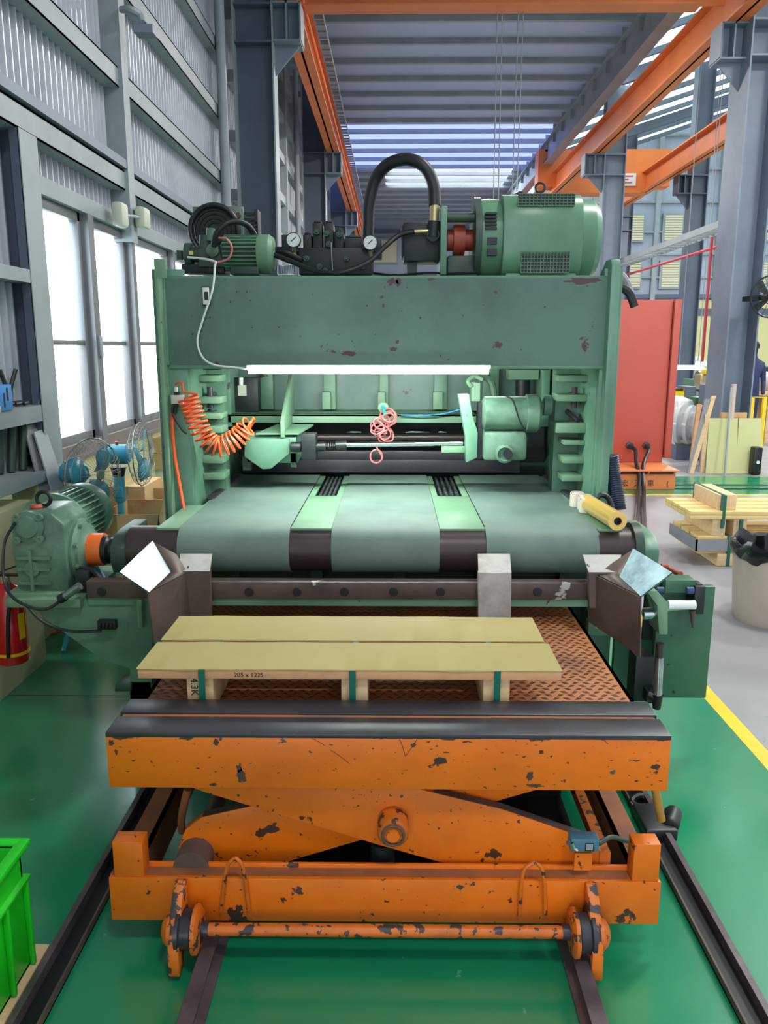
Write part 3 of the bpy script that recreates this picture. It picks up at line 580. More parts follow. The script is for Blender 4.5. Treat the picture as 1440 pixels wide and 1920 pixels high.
tag(MB().box(-1.6, -0.95, 0.9, 1.92, 0.003, 0.028).build('wooden_board', 'wood', None, 0.003), 'thin wooden board on the floor under the green crate', 'board')

def chip(par, px, py, Y, rx, ry, m, seed, name='paint_chip'):
    c = P(px, py, Y); n = 26; vs = []
    for i in range(n):
        a = 2 * math.pi * i / n; k = 1 + 0.75 * noise.noise((math.cos(a) * 1.7 + seed * 3.1, math.sin(a) * 1.7, seed)) + 0.3 * noise.noise((a * 3, seed, 2))
        vs.append((c.x + rx * k * math.cos(a), c.z + ry * k * math.sin(a)))
    return MB().prism(vs, 'y', Y - 0.0007, Y).build(name, m, par)
M['chip_dark'] = mat('bare_metal_chip', (58, 42, 42), 0.6, dirt=(80, 60, 52), dscale=20, damt=0.8); M['chip_purple'] = mat('primer_chip', (84, 54, 66), 0.6)
for i, (px, py, rx, ry) in enumerate(((452, 1455, 0.012, 0.016), (449, 1440, 0.007, 0.012), (400, 1471, 0.01, 0.004), (1003, 1473, 0.02, 0.006), (994, 1455, 0.008, 0.013), (209, 1392, 0.007, 0.009), (405, 1392, 0.007, 0.008), (218, 1410, 0.004, 0.007), (775, 1397, 0.008, 0.006), (1015, 1410, 0.007, 0.005), (1245, 1386, 0.01, 0.004), (510, 1380, 0.09, 0.0035), (640, 1381, 0.06, 0.003), (980, 1382, 0.09, 0.004), (1200, 1383, 0.03, 0.004))):
    chip(cart, px, py, 1.947, rx, ry, 'chip_dark', i + 1)
for (xa, ya, xb, yb) in ((620, 1406, 656, 1432), (573, 1378, 610, 1398), (747, 1380, 760, 1418), (760, 1418, 786, 1380), (1128, 1384, 1140, 1395)):
    b = MB(); b.tube([P(xa, ya, 1.9468), P((xa + xb) / 2 + 1, (ya + yb) / 2, 1.9468), P(xb, yb, 1.9468)], 0.0009, 5, sub=1); b.build('scratch', 'chip_dark', cart)
# ================================================================== levelling press
YF = 3.65
def px3(px, py, Y): q = P(px, py, Y); return (q.x, q.y, q.z)
t = mc = thing('levelling_press', (0, 4.2, 0), 'large green four-post sheet levelling press filling the middle of the hall', 'machine')
xl0, xl1 = P(300, 800, YF).x, P(357, 800, YF).x; xr0, xr1 = P(1118, 800, YF).x, P(1152, 800, YF).x
zc1 = P(720, 517, YF).z; zc0 = P(720, 685, YF).z
b = MB(); b.box(xl0, xl1, YF, YF + 0.04, 0, zc1 + 0.03); b.box(xl1 - 0.03, xl1, YF + 0.04, 4.95, 0, zc0 + 0.35); b.box(xl0, xl0 + 0.03, YF + 0.04, 4.95, 0, zc1); b.box(xl0, xl1, 4.9, 4.95, 0, zc1)
b.build('upright', 'green', t, 0.004)
b = MB(); b.box(xr0, xr1, YF, YF + 0.04, 0, zc1 + 0.03); b.box(xr0, xr0 + 0.03, YF + 0.04, 4.95, 0, zc0 + 0.35); b.box(xr1 - 0.03, xr1, YF + 0.04, 4.95, 0, zc1); b.box(xr0, xr1, 4.9, 4.95, 0, zc1)
b.build('upright', 'green', t, 0.004)
# outer flange plates with chamfered tops
q = P(290, 500, YF - 0.05); ql = P(303, 500, YF - 0.05); z5 = P(300, 488, YF).z
b = MB(); b.prism([(YF - 0.06, 0.3), (YF - 0.06, z5 - 0.03), (YF - 0.04, z5), (YF + 0.05, z5), (YF + 0.2, z5 - 0.09), (YF + 0.2, 0.3)], 'x', q.x, ql.x - 0.01)
b.box(q.x, P(318, 500, YF).x, YF - 0.062, YF - 0.05, z5 - 0.08, z5); b.build('outer_flange', 'green_lt', t, 0.003)
q = P(1163, 500, YF - 0.05); ql = P(1146, 500, YF - 0.05)
b = MB(); b.prism([(YF - 0.06, 0.3), (YF - 0.06, z5 - 0.03), (YF - 0.04, z5), (YF + 0.05, z5), (YF + 0.2, z5 - 0.09), (YF + 0.2, 0.3)], 'x', ql.x, q.x); b.build('outer_flange', 'green', t, 0.003)
b = MB(); b.box(q.x, q.x + 0.06, YF + 0.2, 4.6, 0.3, zc1 - 0.12); b.build('side_plate', 'green_panel', t)
# cross beam: recessed panel in a thick frame
xa, xb = P(314, 600, YF).x, P(1138, 600, YF).x
b = MB(); b.box(xa, xb, YF - 0.003, YF + 0.03, zc0, zc1 - 0.006); b.build('beam_face', 'green_panel', t)
b = MB(); b.box(xa - 0.03, xb + 0.03, YF - 0.004, 4.9, zc1 - 0.012, zc1); b.box(xa, xb, YF - 0.01, YF + 0.32, zc0 - 0.016, zc0); b.box(xa - 0.02, xa, YF - 0.014, YF + 0.02, zc0, zc1); b.box(xb, xb + 0.02, YF - 0.014, YF + 0.02, zc0, zc1)
b.build('beam_flange', 'green', t, 0.003)
MB().box(xa, xb, YF + 0.3, YF + 0.34, zc0, zc1 - 0.02).build('beam_back', 'green_panel', t)
for i, (px, py, rx, ry) in enumerate(((653, 663, 0.035, 0.009), (625, 659, 0.012, 0.006), (737, 654, 0.016, 0.008), (1095, 526, 0.075, 0.014), (716, 557, 0.007, 0.006), (719, 573, 0.005, 0.008), (745, 641, 0.008, 0.008), (808, 523, 0.016, 0.006), (735, 528, 0.022, 0.014), (748, 528, 0.012, 0.02))): chip(mc, px, py, YF - 0.003, rx, ry, 'chip_purple', 30 + i)
for i in range(26): chip(mc, random.uniform(330, 1120), random.uniform(530, 675), YF - 0.003, random.uniform(0.002, 0.005), random.uniform(0.002, 0.005), 'chip_dark', 60 + i)
# inner structure (rear beam with ribs and windows)
Yb = 4.6
b = MB(); b.pb(405, 690, 1045, 770, Yb, 0.03); b.build('rear_panel', 'green_panel', t)
for px0, px1 in ((488, 512), (607, 629), (712, 728), (814, 838), (905, 935), (408, 420)):
    b = MB(); b.pb(px0, 690, px1, 768, Yb - 0.06, 0.06); b.build('rib', 'green_lt' if px0 in (607, 712, 408) else 'green', t, 0.002)
for px0, px1 in ((604, 620), (708, 722), (812, 830)):
    b = MB(); b.pb(px0, 735, px1, 768, Yb - 0.1, 0.05); b.build('gusset', 'green_lt', t, 0.003)
z1 = P(720, 768, 4.35).z; z0 = P(720, 793, 4.3).z
b = MB(); b.box(P(405, 780, 4.3).x, P(893, 780, 4.3).x, 4.3, 4.34, z0, z1 - 0.02); b.box(P(405, 780, 4.3).x, P(893, 780, 4.3).x, 4.3, Yb, z1 - 0.035, z1 - 0.02); b.build('lower_beam', 'green_lt', t, 0.003)
for px0, px1 in ((415, 432), (1015, 1030)): MB().pb(px0, 690, px1, 800, 4.3, 0.25).build('inner_post', 'green', t, 0.002)
b = MB(); b.pb(430, 708, 484, 772, 4.42, 0.1); sb = b.build('side_motor_housing', 'dark', t, 0.004)
b = MB(); b.pb(446, 722, 462, 742, 4.415, 0.004); b.build('label_plate', 'offwhite', sb)
b = MB(); b.cyl(P(452, 708, 4.38), P(452, 722, 4.38), 0.012); b.build('label_bulb', 'white', sb)
b = MB(); b.pb(954, 694, 1010, 712, 4.35, 0.1); b.build('bracket', 'green_lt', t)
b = MB(); b.cyl(P(980, 712, 4.42), P(980, 745, 4.42), 0.04); b.build('jack_screw', 'dark', t)
b = MB(); b.pb(370, 684, 410, 694, 3.95, 0.2); b.pb(955, 686, 1030, 694, 3.95, 0.2); b.build('top_spacer', 'dark', t)
b = MB(); b.box(xl0 + 0.03, xr1 - 0.03, 4.86, 4.9, 0.0, 1.6); b.build('rear_shadow_plate', 'green_dk', t)  # added plate shutting out light behind the belts so the throat stays dark
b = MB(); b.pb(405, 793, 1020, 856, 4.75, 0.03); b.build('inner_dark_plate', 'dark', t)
for px0, px1, m_ in ((650, 678, 'steel_bright'), (760, 806, 'steel_bright'), (700, 724, 'steel_bright'), (822, 838, 'steel_bright')):
    MB().pb(px0, 808, px1, 812, 4.7, 0.03).build('bright_fitting', m_, t, 0.002)
b = MB(); b.cyl(P(470, 820, 4.5), P(970, 820, 4.5), 0.02); b.build('inner_roll', 'roller', t)
b = MB(); b.pb(455, 846, 975, 862, 4.55, 0.05); b.pb(455, 862, 975, 886, 4.52, 0.1); b.build('entry_blade', 'steel_dk', t, 0.003)
# guide blocks inside the uprights
for k, (y0, hh) in enumerate(((702, 12), (742, 12), (772, 10), (796, 12), (822, 8), (850, 14), (882, 12))):
    zt_ = P(380, y0, 3.95).z; b = MB(); b.box(xl1, xl1 + 0.1, 3.85, 4.0, zt_ - hh * 0.0026, zt_); b.build('guide_block', 'green_lt', t, 0.003)
for k, (y0, hh) in enumerate(((702, 12), (738, 12), (790, 18), (822, 8), (852, 12), (886, 11))):
    zt_ = P(1060, y0, 3.95).z; b = MB(); b.box(xr0 - (0.14 if k < 3 else 0.1), xr0, 3.85, 4.0, zt_ - hh * 0.0026, zt_); b.build('guide_block', 'green_lt', t, 0.003)
b = MB(); b.box(xl1, xl1 + 0.08, 4.0, 4.1, 0.9, 1.75); b.build('guide_rail', 'green', t); b = MB(); b.box(xr0 - 0.12, xr0, 4.0, 4.1, 0.9, 1.75); b.build('guide_rail', 'green', t)
for x in (xl1 + 0.04, xr0 - 0.05):
    for z in (1.42, 1.33, 1.25, 1.1): MB().cyl((x, 3.93, z), (x, 4.02, z), 0.012, n=8).build('guide_bolt', 'steel_dk', t)
    b = MB(); b.cyl((x, 3.9, 1.36), (x, 3.9, 1.46), 0.014, n=10); b.build('guide_fitting', 'steel_dk', t); b = MB(); b.cyl((x + 0.02, 3.88, 1.3), (x - 0.02, 3.96, 1.34), 0.012, n=8); b.build('guide_fitting', 'steel_dk', t)
b = MB(); b.cyl(P(1018, 760, 4.0), P(1032, 760, 4.0), 0.05); b.cyl(P(1005, 762, 4.0), P(1020, 762, 4.0), 0.025); b.build('drive_boss', 'green', t)
# ------------------------------------------------------------------ conveyor
t = cv = thing('belt_conveyor', (0, 3.2, 0), 'three-belt green feed conveyor with dark end roller in front of the press', 'conveyor')
ZB = 0.93
ex = [(-0.871, -0.42), (-0.25, 0.185), (0.372, 0.822)]
def wrap(x0, x1, m, name, r, zc=ZB - 0.095, yc=3.2, th=0.004, y_end=4.52, seg=20):
    pr = [(y_end, zc + r)] + [(yc - r * math.sin(a), zc + r * math.cos(a)) for a in [math.pi * 1.15 * i / seg for i in range(seg + 1)]] + [(yc + 0.3, zc - r + 0.03)]
    q = [(yc + 0.3, zc - r + 0.03 + th)] + [(yc - (r - th) * math.sin(a), zc + (r - th) * math.cos(a)) for a in [math.pi * 1.15 * i / seg for i in range(seg + 1)]][::-1] + [(y_end, zc + r - th)]
    return MB().prism(pr + q, 'x', x0, x1).build(name, m, t)
for x0, x1 in ex: wrap(x0, x1, 'belt', 'belt', 0.098)
b = MB(); b.cyl((-1.08, 3.2, ZB - 0.095), (1.0, 3.2, ZB - 0.095), 0.092, n=48); b.build('end_roller', 'roller', t)
b = MB(); b.cyl((-1.14, 3.2, ZB - 0.095), (-1.08, 3.2, ZB - 0.095), 0.05); b.build('roller_journal', 'steel_dk', t)
def strip(x0, x1, y0, y1, nm='slide_plate', m='green_lt', z=ZB): return MB().box(x0, x1, y0, y1, z - 0.012, z - 0.001).build(nm, m, t, 0.002)
strip(-0.965, -0.873, 3.16, 3.64); strip(-0.885, -0.873, 3.64, 4.5); strip(0.824, 0.925, 3.16, 3.64); strip(0.824, 0.86, 3.64, 4.5)
for x0, x1 in ((-0.418, -0.252), (0.187, 0.37)):
    strip(x0, x1, 3.16, 3.88); strip(x0, x0 + 0.03, 3.88, 4.5, 'slot_edge'); strip(x1 - 0.03, x1, 3.88, 4.5, 'slot_edge')
    b = MB(); n = 4
    for k in range(n): xx = x0 + 0.045 + k * (x1 - x0 - 0.1) / (n - 1); b.box(xx, xx + 0.012, 3.88, 4.5, ZB - 0.03, ZB - 0.006)
    b.build('slot_rails', 'steel_bright', t)
b = MB(); b.box(-0.96, 0.92, 3.3, 4.5, ZB - 0.09, ZB - 0.03); b.build('table_bed', 'dark', t)
for sx, xx in ((-1, -0.86), (1, 0.815)):
    b = MB()
    for k in range(26): y = 3.78 + k * 0.028; b.lathe((xx - 0.02 if sx < 0 else xx + 0.05, y, ZB + 0.002), (1, 0, 0), [(-0.02, 0.01), (0.0, 0.013), (0.02, 0.01)], 8)
    b.build('bead_chain', 'steel_dk', t)
b = MB(); b.cyl(P(352, 984, 3.24) + Vector((0, 0, 0.0)), P(352, 984, 3.24) + Vector((0, 0, 0.002)), 0.02); 
# bearing housings
b = MB(); r_ = 0.1; zc = ZB - 0.095
pr = [(3.2 - 0.08, 0.75), (3.2 - 0.1, 0.80), (3.2 - 0.1, 0.86), (3.2 - 0.04, 0.9), (3.25, 0.91), (3.42, 0.91), (3.42, 0.75)]
b.prism(pr, 'x', 1.0, 1.06); b.build('bearing_plate', 'green', t, 0.006)
b = MB(); b.cyl((0.965, 3.2, zc), (1.0, 3.2, zc), 0.11, n=40); b.build('bearing_flange', 'green_dk', t)
b = MB(); b.prism(pr, 'x', -1.14, -1.08); b.build('bearing_plate', 'green_dk', t, 0.006)
b = MB(); b.box(-0.97, 0.93, 3.35, 3.4, 0.2, 0.86); b.box(-0.9, -0.8, 3.05, 3.5, 0.72, 0.78); b.build('frame_plate', 'green_dk', t)
for x in (-0.7, -0.35, 0.0, 0.35, 0.7): MB().box(x, x + 0.05, 3.25, 3.35, 0.6, 0.8).build('frame_rib', 'green_dk', t)
# front cross bar with bolt holes
zb0 = P(720, 1124, 3.0).z; zb1 = P(720, 1092, 3.0).z
b = MB(); b.box(P(162, 1108, 3.0).x, P(1160, 1108, 3.0).x, 3.0, 3.06, zb0, zb1); cb = b.build('cross_bar', 'steel_br', t, 0.004)
for px in (467, 557, 646, 738, 826, 916, 1008, 190):
    q = P(px, 1110, 2.998); b = MB(); b.lathe((q.x, 2.996, q.z), (0, 1, 0), [(0, 0.016), (0.002, 0.018), (0.005, 0.018)], 16); b.lathe((q.x, 2.994, q.z), (0, 1, 0), [(0, 0.009), (0.003, 0.009)], 12); b.build('bolt', 'dark', cb)
b = MB(); b.box(P(162, 1108, 3.0).x, 0.8, 3.01, 3.08, zb0 - 0.03, zb0); b.build('bar_support', 'green', t)
# ------------------------------------------------------------------ side supports
def poly_y(pts, Y, d, nm, m, par, bev=0.003): return MB().prism([xz(x, y, Y) for x, y in pts], 'y', Y, Y + d).build(nm, m, par, bev)
lp = poly_y([(60, 1128), (255, 1122), (282, 1110), (287, 1150), (284, 1316), (243, 1330), (243, 1254), (195, 1240), (85, 1162)], 3.02, 0.03, 'side_bracket', 'green', t)
poly_y([(215, 1286), (245, 1284), (245, 1297), (215, 1297)], 3.0, 0.1, 'foot_plate', 'green_dk', t)
b = MB(); b.box(P(243, 1300, 3.02).x, P(284, 1300, 3.02).x, 3.02, 3.3, 0, 0.32); b.build('leg', 'green', t)
b = MB(); b.pb(10, 1124, 150, 1140, 2.98, 0.5); b.pb(12, 1112, 118, 1124, 3.02, 0.45); b.build('gearbox_shelf', 'green_lt', t, 0.004)
b = MB(); b.tube([P(262, 1125, 2.99), P(262, 1135, 2.985), P(264, 1175, 2.985)], 0.012); b.build('slot_handle', 'green_lt', lp)
# right side box
b = MB(); b.pb(1228, 1100, 1333, 1309, 3.05, 0.035); rbx = b.build('side_box', 'green_box', t, 0.004)
b = MB(); b.pb(1150, 1188, 1228, 1310, 3.2, 0.03); b.build('side_panel', 'green_box', t)
b = MB(); b.box(P(1103, 1180, 3.15).x, P(1146, 1180, 3.15).x, 3.15, 3.3, 0, 0.58); b.build('leg', 'green_box', t, 0.003)
b = MB(); b.pb(1103, 1166, 1145, 1192, 3.1, 0.05); sm = b.build('small_box', 'green', t, 0.002)
b = MB(); b.pb(1117, 1169, 1143, 1178, 3.097, 0.003); b.build('label', 'white', sm)
b = MB(); b.pb(1248, 1088, 1304, 1112, 2.98, 0.08); b.build('clamp_block', 'green_box', t, 0.003)
poly_y([(1212, 1108), (1232, 1108), (1252, 1130), (1252, 1190), (1236, 1190), (1232, 1135)], 2.86, 0.12, 'bent_bracket', 'green_lt', t)
b = MB(); b.cyl(P(1206, 1146, 2.95), P(1304, 1134, 2.95), 0.014); b.cyl(P(1206, 1152, 2.9), P(1236, 1150, 2.9), 0.02); b.build('clamp_rod', 'chrome', t)
b = MB(); b.cyl(P(1252, 1134, 2.93), P(1303, 1134, 2.93), 0.018); b.build('white_roller', 'white', t)
b = MB(); b.pb(1302, 1100, 1322, 1152, 2.96, 0.09); b.pb(1306, 1095, 1318, 1102, 2.98, 0.05); b.build('end_block', 'dark', t, 0.004)
for px in (1238, 1294):
    b = MB(); b.cyl(P(px - 7, 1107, 2.95), P(px + 6, 1107, 2.95), 0.014, n=12); b.build('blue_fitting', mat('blue_fit', (36, 60, 100), 0.4), t)
b = MB(); b.cyl(P(1298, 1145, 2.95), P(1300, 1176, 2.95), 0.011, 0.006); b.build('hanging_pin', 'rust', t)
b = MB(); b.cyl(P(1255, 1067, 3.3), P(1276, 1077, 3.2), 0.012); b.cyl(P(1240, 1062, 3.3), P(1252, 1062, 3.3), 0.012); b.build('red_lever', 'red_coupling', t)
b = MB(); b.pb(1208, 1100, 1244, 1200, 3.15, 0.02); b.build('dark_backplate', 'dark', t)
b = MB(); b.pb(1190, 1232, 1226, 1316, 2.95, 0.1); b.pb(1212, 1296, 1236, 1320, 2.9, 0.06); b.build('cylinder_mount', 'dark', t, 0.006)
# hanging air cylinder
t2 = thing('air_cylinder', P(1233, 1330, 2.85), 'hanging silver air cylinder with black ends at the right edge of the lift', 'air cylinder')
MB().cyl(P(1236, 1232, 2.85), P(1233, 1302, 2.85), 0.017).build('barrel', 'steel_bright', t2)
b = MB(); b.cyl(P(1237, 1206, 2.85), P(1236, 1232, 2.85), 0.015); b.build('rod_end', 'roller', t2)
b = MB(); b.cyl(P(1233, 1302, 2.85), P(1231, 1328, 2.85), 0.021, 0.015); b.cyl(P(1216, 1300, 2.87), P(1236, 1312, 2.85), 0.02); b.build('bottom_cap', 'black', t2)
# ------------------------------------------------------------------ chute guides and pads
for sd in (-1, 1):
    lab = ('left bent steel sheet guide with shiny flared top', 'right bent steel sheet guide with dull blue-grey flared top')[sd > 0]
    t2 = thing('sheet_guide', (sd * 0.82, 2.85, 0.6), lab, 'guide plate')
    if sd > 0:
        N_, Nb = P(1203, 1120, 2.75), P(1202, 1230, 2.75); F_, Fb = P(1150, 1072, 2.99), P(1105, 1165, 2.99)
        F0 = P(1098, 1058, 2.99)
        poly = [Nb, N_, F_, F0, Fb]; flap = [N_, P(1262, 1075, 2.72), P(1196, 1036, 3.0), P(1163, 1083, 2.93)]
    else:
        N_, Nb = P(278, 1112, 2.75), P(290, 1206, 2.75); F_, Fb = P(318, 1072, 2.99), P(372, 1160, 2.99)
        F0 = P(335, 1060, 2.99)
        poly = [Nb, N_, F_, F0, Fb]; flap = [N_, P(223, 1074, 2.72), P(282, 1018, 3.0), P(318, 1074, 2.93)]
    pl = Vector(poly[0]); 
    # keep the plate truly flat
    n_ = (poly[1] - poly[0]).cross(poly[4] - poly[0]).normalized(); poly = [v - n_ * (v - pl).dot(n_) for v in poly]
    MB().plate(poly, 0.006).build('guide_plate', 'steel_br', t2)
    flap[0] = poly[1]; nf = (flap[1] - flap[0]).cross(flap[3] - flap[0]).normalized(); flap[2] = flap[2] - nf * (flap[2] - flap[0]).dot(nf)
    A = P(1150, 1056, 3.0) if sd > 0 else P(330, 1040, 3.0)
    sh = MB().add([poly[2], A, flap[2], flap[3], poly[1]], [(0, 1, 3), (1, 2, 3), (0, 3, 4)]).build('folded_shoulder', 'steel_br', t2); so = sh.modifiers.new('s', 'SOLIDIFY'); so.thickness = 0.005
    MB().plate(flap, 0.006 * sd).build('flared_top', 'steel_bright' if sd < 0 else mat('dull_steel', (132, 150, 158), 0.35, dirt=(70, 84, 92), dscale=11, damt=0.9, metal=0.8, bump=0.1), t2)
def pad(p, q, r, lab, drop):                        # p top edge, q fold, r bottom edge
    t2 = thing('discharge_pad', P((r[0] + r[1]) / 2, r[2], 2.97), lab, 'pad')
    a, b_, c, d = P(p[0], p[2], 3.06), P(p[1], p[2], 3.06), P(q[1], q[2], 2.95), P(q[0], q[2], 2.95)
    MB().plate([a, b_, c, d], 0.006).build('top_slope', 'cloth', t2)
    MB().plate([d, c, P(r[1], r[2], 2.95), P(r[0], r[2], 2.95)], 0.03).build('front_plate', drop, t2)
pad((338, 398, 1038), (334, 393, 1071), (333, 395, 1160), 'left worn brown steel discharge pad hung on the cross bar', 'steel_br')
pad((896, 956, 1038), (897, 959, 1074), (897, 958, 1160), 'middle discharge pad with scuffed whitish front, right of the board centre', 'cloth')
pad((1093, 1165, 1040), (1104, 1158, 1073), (1106, 1158, 1140), 'right discharge pad with pale top beside the dull guide plate', 'steel_br')
# ------------------------------------------------------------------ roller drive
t = thing('coupling', (P(176, 1030, 3.2).x, 3.2, ZB - 0.16), 'bright orange shaft coupling between gearbox and conveyor roller', 'coupling')
xa, xb = P(148, 1030, 3.2).x, P(196, 1030, 3.2).x; zc = P(176, 1030, 3.2).z
b = MB(); b.lathe((xa, 3.2, zc), (1, 0, 0), [(0, 0.058), (0.008, 0.068), (xb - xa, 0.068)], 40); b.build('sleeve', 'coupling', t)
b = MB(); b.lathe((xb, 3.2, zc), (1, 0, 0), [(0, 0.06), (0.02, 0.06), (0.03, 0.05), (0.07, 0.05)], 32); b.lathe((xa - 0.05, 3.2, zc), (1, 0, 0), [(0, 0.035), (0.05, 0.035)], 24); b.build('hub', 'black', t)
t = gm = thing('gearmotor', P(85, 1115, 3.1), 'green ribbed gearmotor driving the conveyor roller at the left', 'gearmotor')
q0 = P(25, 1115, 3.05); q1 = P(130, 1115, 3.05); zt_ = P(80, 960, 3.05).z
hs = [(q0.x + 0.005, zt_ - 0.13), (q0.x + 0.02, zt_ - 0.03), (q0.x + 0.06, zt_), (q1.x - 0.05, zt_), (q1.x, zt_ - 0.05), (q1.x, q0.z), (q0.x + 0.03, q0.z)]
b = MB(); b.prism(hs, 'y', 3.05, 3.3); bd = b.build('gear_housing', 'gear_green', t, 0.014)
b = MB(); b.lathe(P(54, 987, 3.05), (0, -1, 0), [(-0.01, 0.062), (0.014, 0.062), (0.018, 0.045), (0.024, 0.042), (0.026, 0.03)]); b.build('end_cover', 'gear_green', bd)
b = MB()
for dx, dy in ((-22, -20), (20, -20), (-20, 22), (22, 20)): b.lathe(P(54 + dx, 990 + dy, 3.04), (0, -1, 0), [(0, 0.016), (0.012, 0.014), (0.012, 0.006), (0.008, 0.004)], 14)
b.build('cover_bolts', 'gear_green', bd)
b = MB()
for yy, xa_, xb_ in ((1045, 33, 96), (1066, 36, 96), (1092, 40, 98)): q = P(xa_, yy, 3.05); r_ = P(xb_, yy, 3.05); b.box(q.x, r_.x, 3.035, 3.06, q.z - 0.006, q.z + 0.006)
q = P(60, 1045, 3.05); b.box(q.x - 0.006, q.x + 0.006, 3.03, 3.06, P(60, 1112, 3.05).z, P(60, 1030, 3.05).z); b.lathe(P(62, 1066, 3.05), (0, -1, 0), [(-0.01, 0.035), (0.012, 0.03)], 20); b.build('casting_ribs', 'gear_green', bd)
# output cover on the right flank
oc = Vector((q1.x, 3.2, zc)); b = MB(); b.lathe(oc, (1, 0, 0), [(-0.02, 0.13), (0.012, 0.13), (0.02, 0.115), (0.03, 0.11), (0.04, 0.07), (0.06, 0.05)], 36)
for k in range(8): an = k * 0.785 + 0.4; b.cyl(oc + Vector((0.01, 0.115 * math.cos(an), 0.115 * math.sin(an))), oc + Vector((0.03, 0.115 * math.cos(an), 0.115 * math.sin(an))), 0.01, n=6)
b.build('output_cover', 'gear_green', bd)
b = MB(); b.tube([Vector(P(82, 935, 3.14)) + Vector((0.028 * math.cos(a), 0, 0.028 * math.sin(a))) for a in [k * 0.524 for k in range(12)]], 0.008, closed=True, sub=2); b.cyl(P(82, 946, 3.14), P(82, 955, 3.14), 0.012); b.build('eyebolt', 'black', t)
b = MB(); b.lathe(P(68, 950, 3.12), (0, 0, 1), [(-0.02, 0.02), (0.0, 0.026), (0.01, 0.02)], 14); b.build('red_plug', 'red_coupling', t)
# motor, axis running away from camera
ac = Vector((-1.5, 3.28, 0.872)); dv = Vector((0.02, 1, 0)).normalized()
b = MB(); b.lathe(ac, dv, [(0, 0.09), (0.05, 0.1), (0.11, 0.105), (0.13, 0.12), (0.135, 0.15), (0.16, 0.15), (0.165, 0.11)], 40); b.build('motor_flange', 'motor_green', t)
b = MB(); b.lathe(ac + dv * 0.16, dv, [(0, 0.11), (0.26, 0.11)], 40); mb_ = b.build('motor_body', 'motor_green', t)
b = MB()
for k in range(30):
    an = k * 2 * math.pi / 30; u = Vector((math.cos(an), 0, math.sin(an))); s_ = u.cross(dv).normalized() * 0.003; p0 = ac + dv * 0.175; p1 = ac + dv * 0.4
    b.add([p0 + u * 0.105 - s_, p0 + u * 0.105 + s_, p0 + u * 0.135 + s_, p0 + u * 0.135 - s_, p1 + u * 0.105 - s_, p1 + u * 0.105 + s_, p1 + u * 0.135 + s_, p1 + u * 0.135 - s_], [(0, 1, 2, 3), (4, 5, 6, 7), (0, 1, 5, 4), (1, 2, 6, 5), (2, 3, 7, 6), (3, 0, 4, 7)])
b.build('cooling_fins', 'motor_green', mb_)
b = MB(); b.lathe(ac + dv * 0.405, dv, [(0, 0.138), (0.01, 0.142), (0.08, 0.14), (0.11, 0.115)], 40); b.build('fan_cowl', 'motor_green', t)
tag(MB().tube([P(28, 980, 3.02), P(8, 1020, 3.0), P(8, 1090, 2.95), P(30, 1125, 2.9), P(80, 1143, 2.9), P(115, 1125, 2.95), P(128, 1112, 2.97)], 0.006).build('power_cable', 'black'), 'thin black cable looping from the gearmotor front round its shelf', 'cable')
tag(MB().tube([P(45, 1130, 2.95), P(80, 1165, 2.95), P(130, 1183, 2.97), P(190, 1183, 2.99)], 0.006).build('signal_cable', 'black'), 'black cable sagging under the gearbox shelf to a small terminal block', 'cable')
b = MB(); b.pb(182, 1165, 216, 1181, 2.98, 0.03)
for k in range(4): b.cyl(P(187 + k * 7, 1169, 2.97), P(187 + k * 7, 1178, 2.97), 0.007, n=8)
tag(b.build('terminal_block', 'dark', None, 0.002), 'small dark terminal block with screws on the left green bracket', 'terminal block')
t2 = thing('encoder_plug', P(140, 1100, 2.95), 'tilted silver plug connector on the gearbox shelf', 'connector')
MB().cyl(P(122, 1118, 2.95), P(150, 1098, 2.95), 0.016).build('barrel', 'steel_bright', t2); MB().cyl(P(112, 1124, 2.95), P(122, 1118, 2.95), 0.018).build('nut', 'dark', t2)
tag(MB().tube([P(148, 1066, 3.1), P(175, 1072, 3.08), P(192, 1090, 3.06)], 0.012).build('black_hose', 'black'), 'short black hose beside the blue hose under the orange coupling', 'hose')
tag(MB().pb(140, 1072, 166, 1108, 3.05, 0.08).build('motor_terminal_box', 'dark', None, 0.006), 'dark little box between gearbox and brown crossbar end', 'box')
# ================================================================== inside the press
zc0_, Y4 = zc0, 3.9
t = thing('slide_head', P(505, 880, 4.0), 'green slide head with pointed lower cover at the left of the press throat', 'slide head')
poly_y([(459, 828), (466, 823), (541, 823), (543, 850), (508, 879), (492, 880), (458, 856)], 3.98, 0.03, 'front_cover', 'green', t)
b = MB(); b.pb(462, 818, 556, 868, 4.02, 0.3); b.build('body', 'green', t, 0.004)
b = MB(); b.plate([P(480, 815, 4.0), P(560, 815, 4.0), P(588, 798, 4.25), P(520, 798, 4.25)], 0.008); b.build('top_plate', 'green_lt', t)
b = MB(); b.prism([(3.98, 1.205), (3.98, 1.285), (4.38, 1.52), (4.4, 1.52), (4.4, 1.22)], 'x', -0.565, -0.545); b.build('fin', 'green_lt', t, 0.002)
MB().pb(455, 856, 470, 882, 4.02, 0.05).build('lower_bracket', 'green_dk', t); MB().pb(545, 850, 556, 876, 4.02, 0.05).build('lower_bracket', 'green_dk', t)
b = MB(); b.pb(565, 814, 592, 862, 3.93, 0.1); b.cyl(P(545, 838, 3.97), P(565, 838, 3.97), 0.025); b.build('end_block', 'dark', t, 0.003)
MB().plate([P(552, 850, 4.05), P(566, 848, 4.05), P(554, 878, 4.05)], 0.01).build('gusset', 'green_lt', t)
t = thing('drive_shaft', P(730, 840, 3.97), 'chromed horizontal adjusting shaft with black spring coupling across the press throat', 'shaft')
MB().cyl(P(648, 834, 3.97), P(868, 831, 3.97), 0.0125).build('chrome_rod', 'chrome', t)
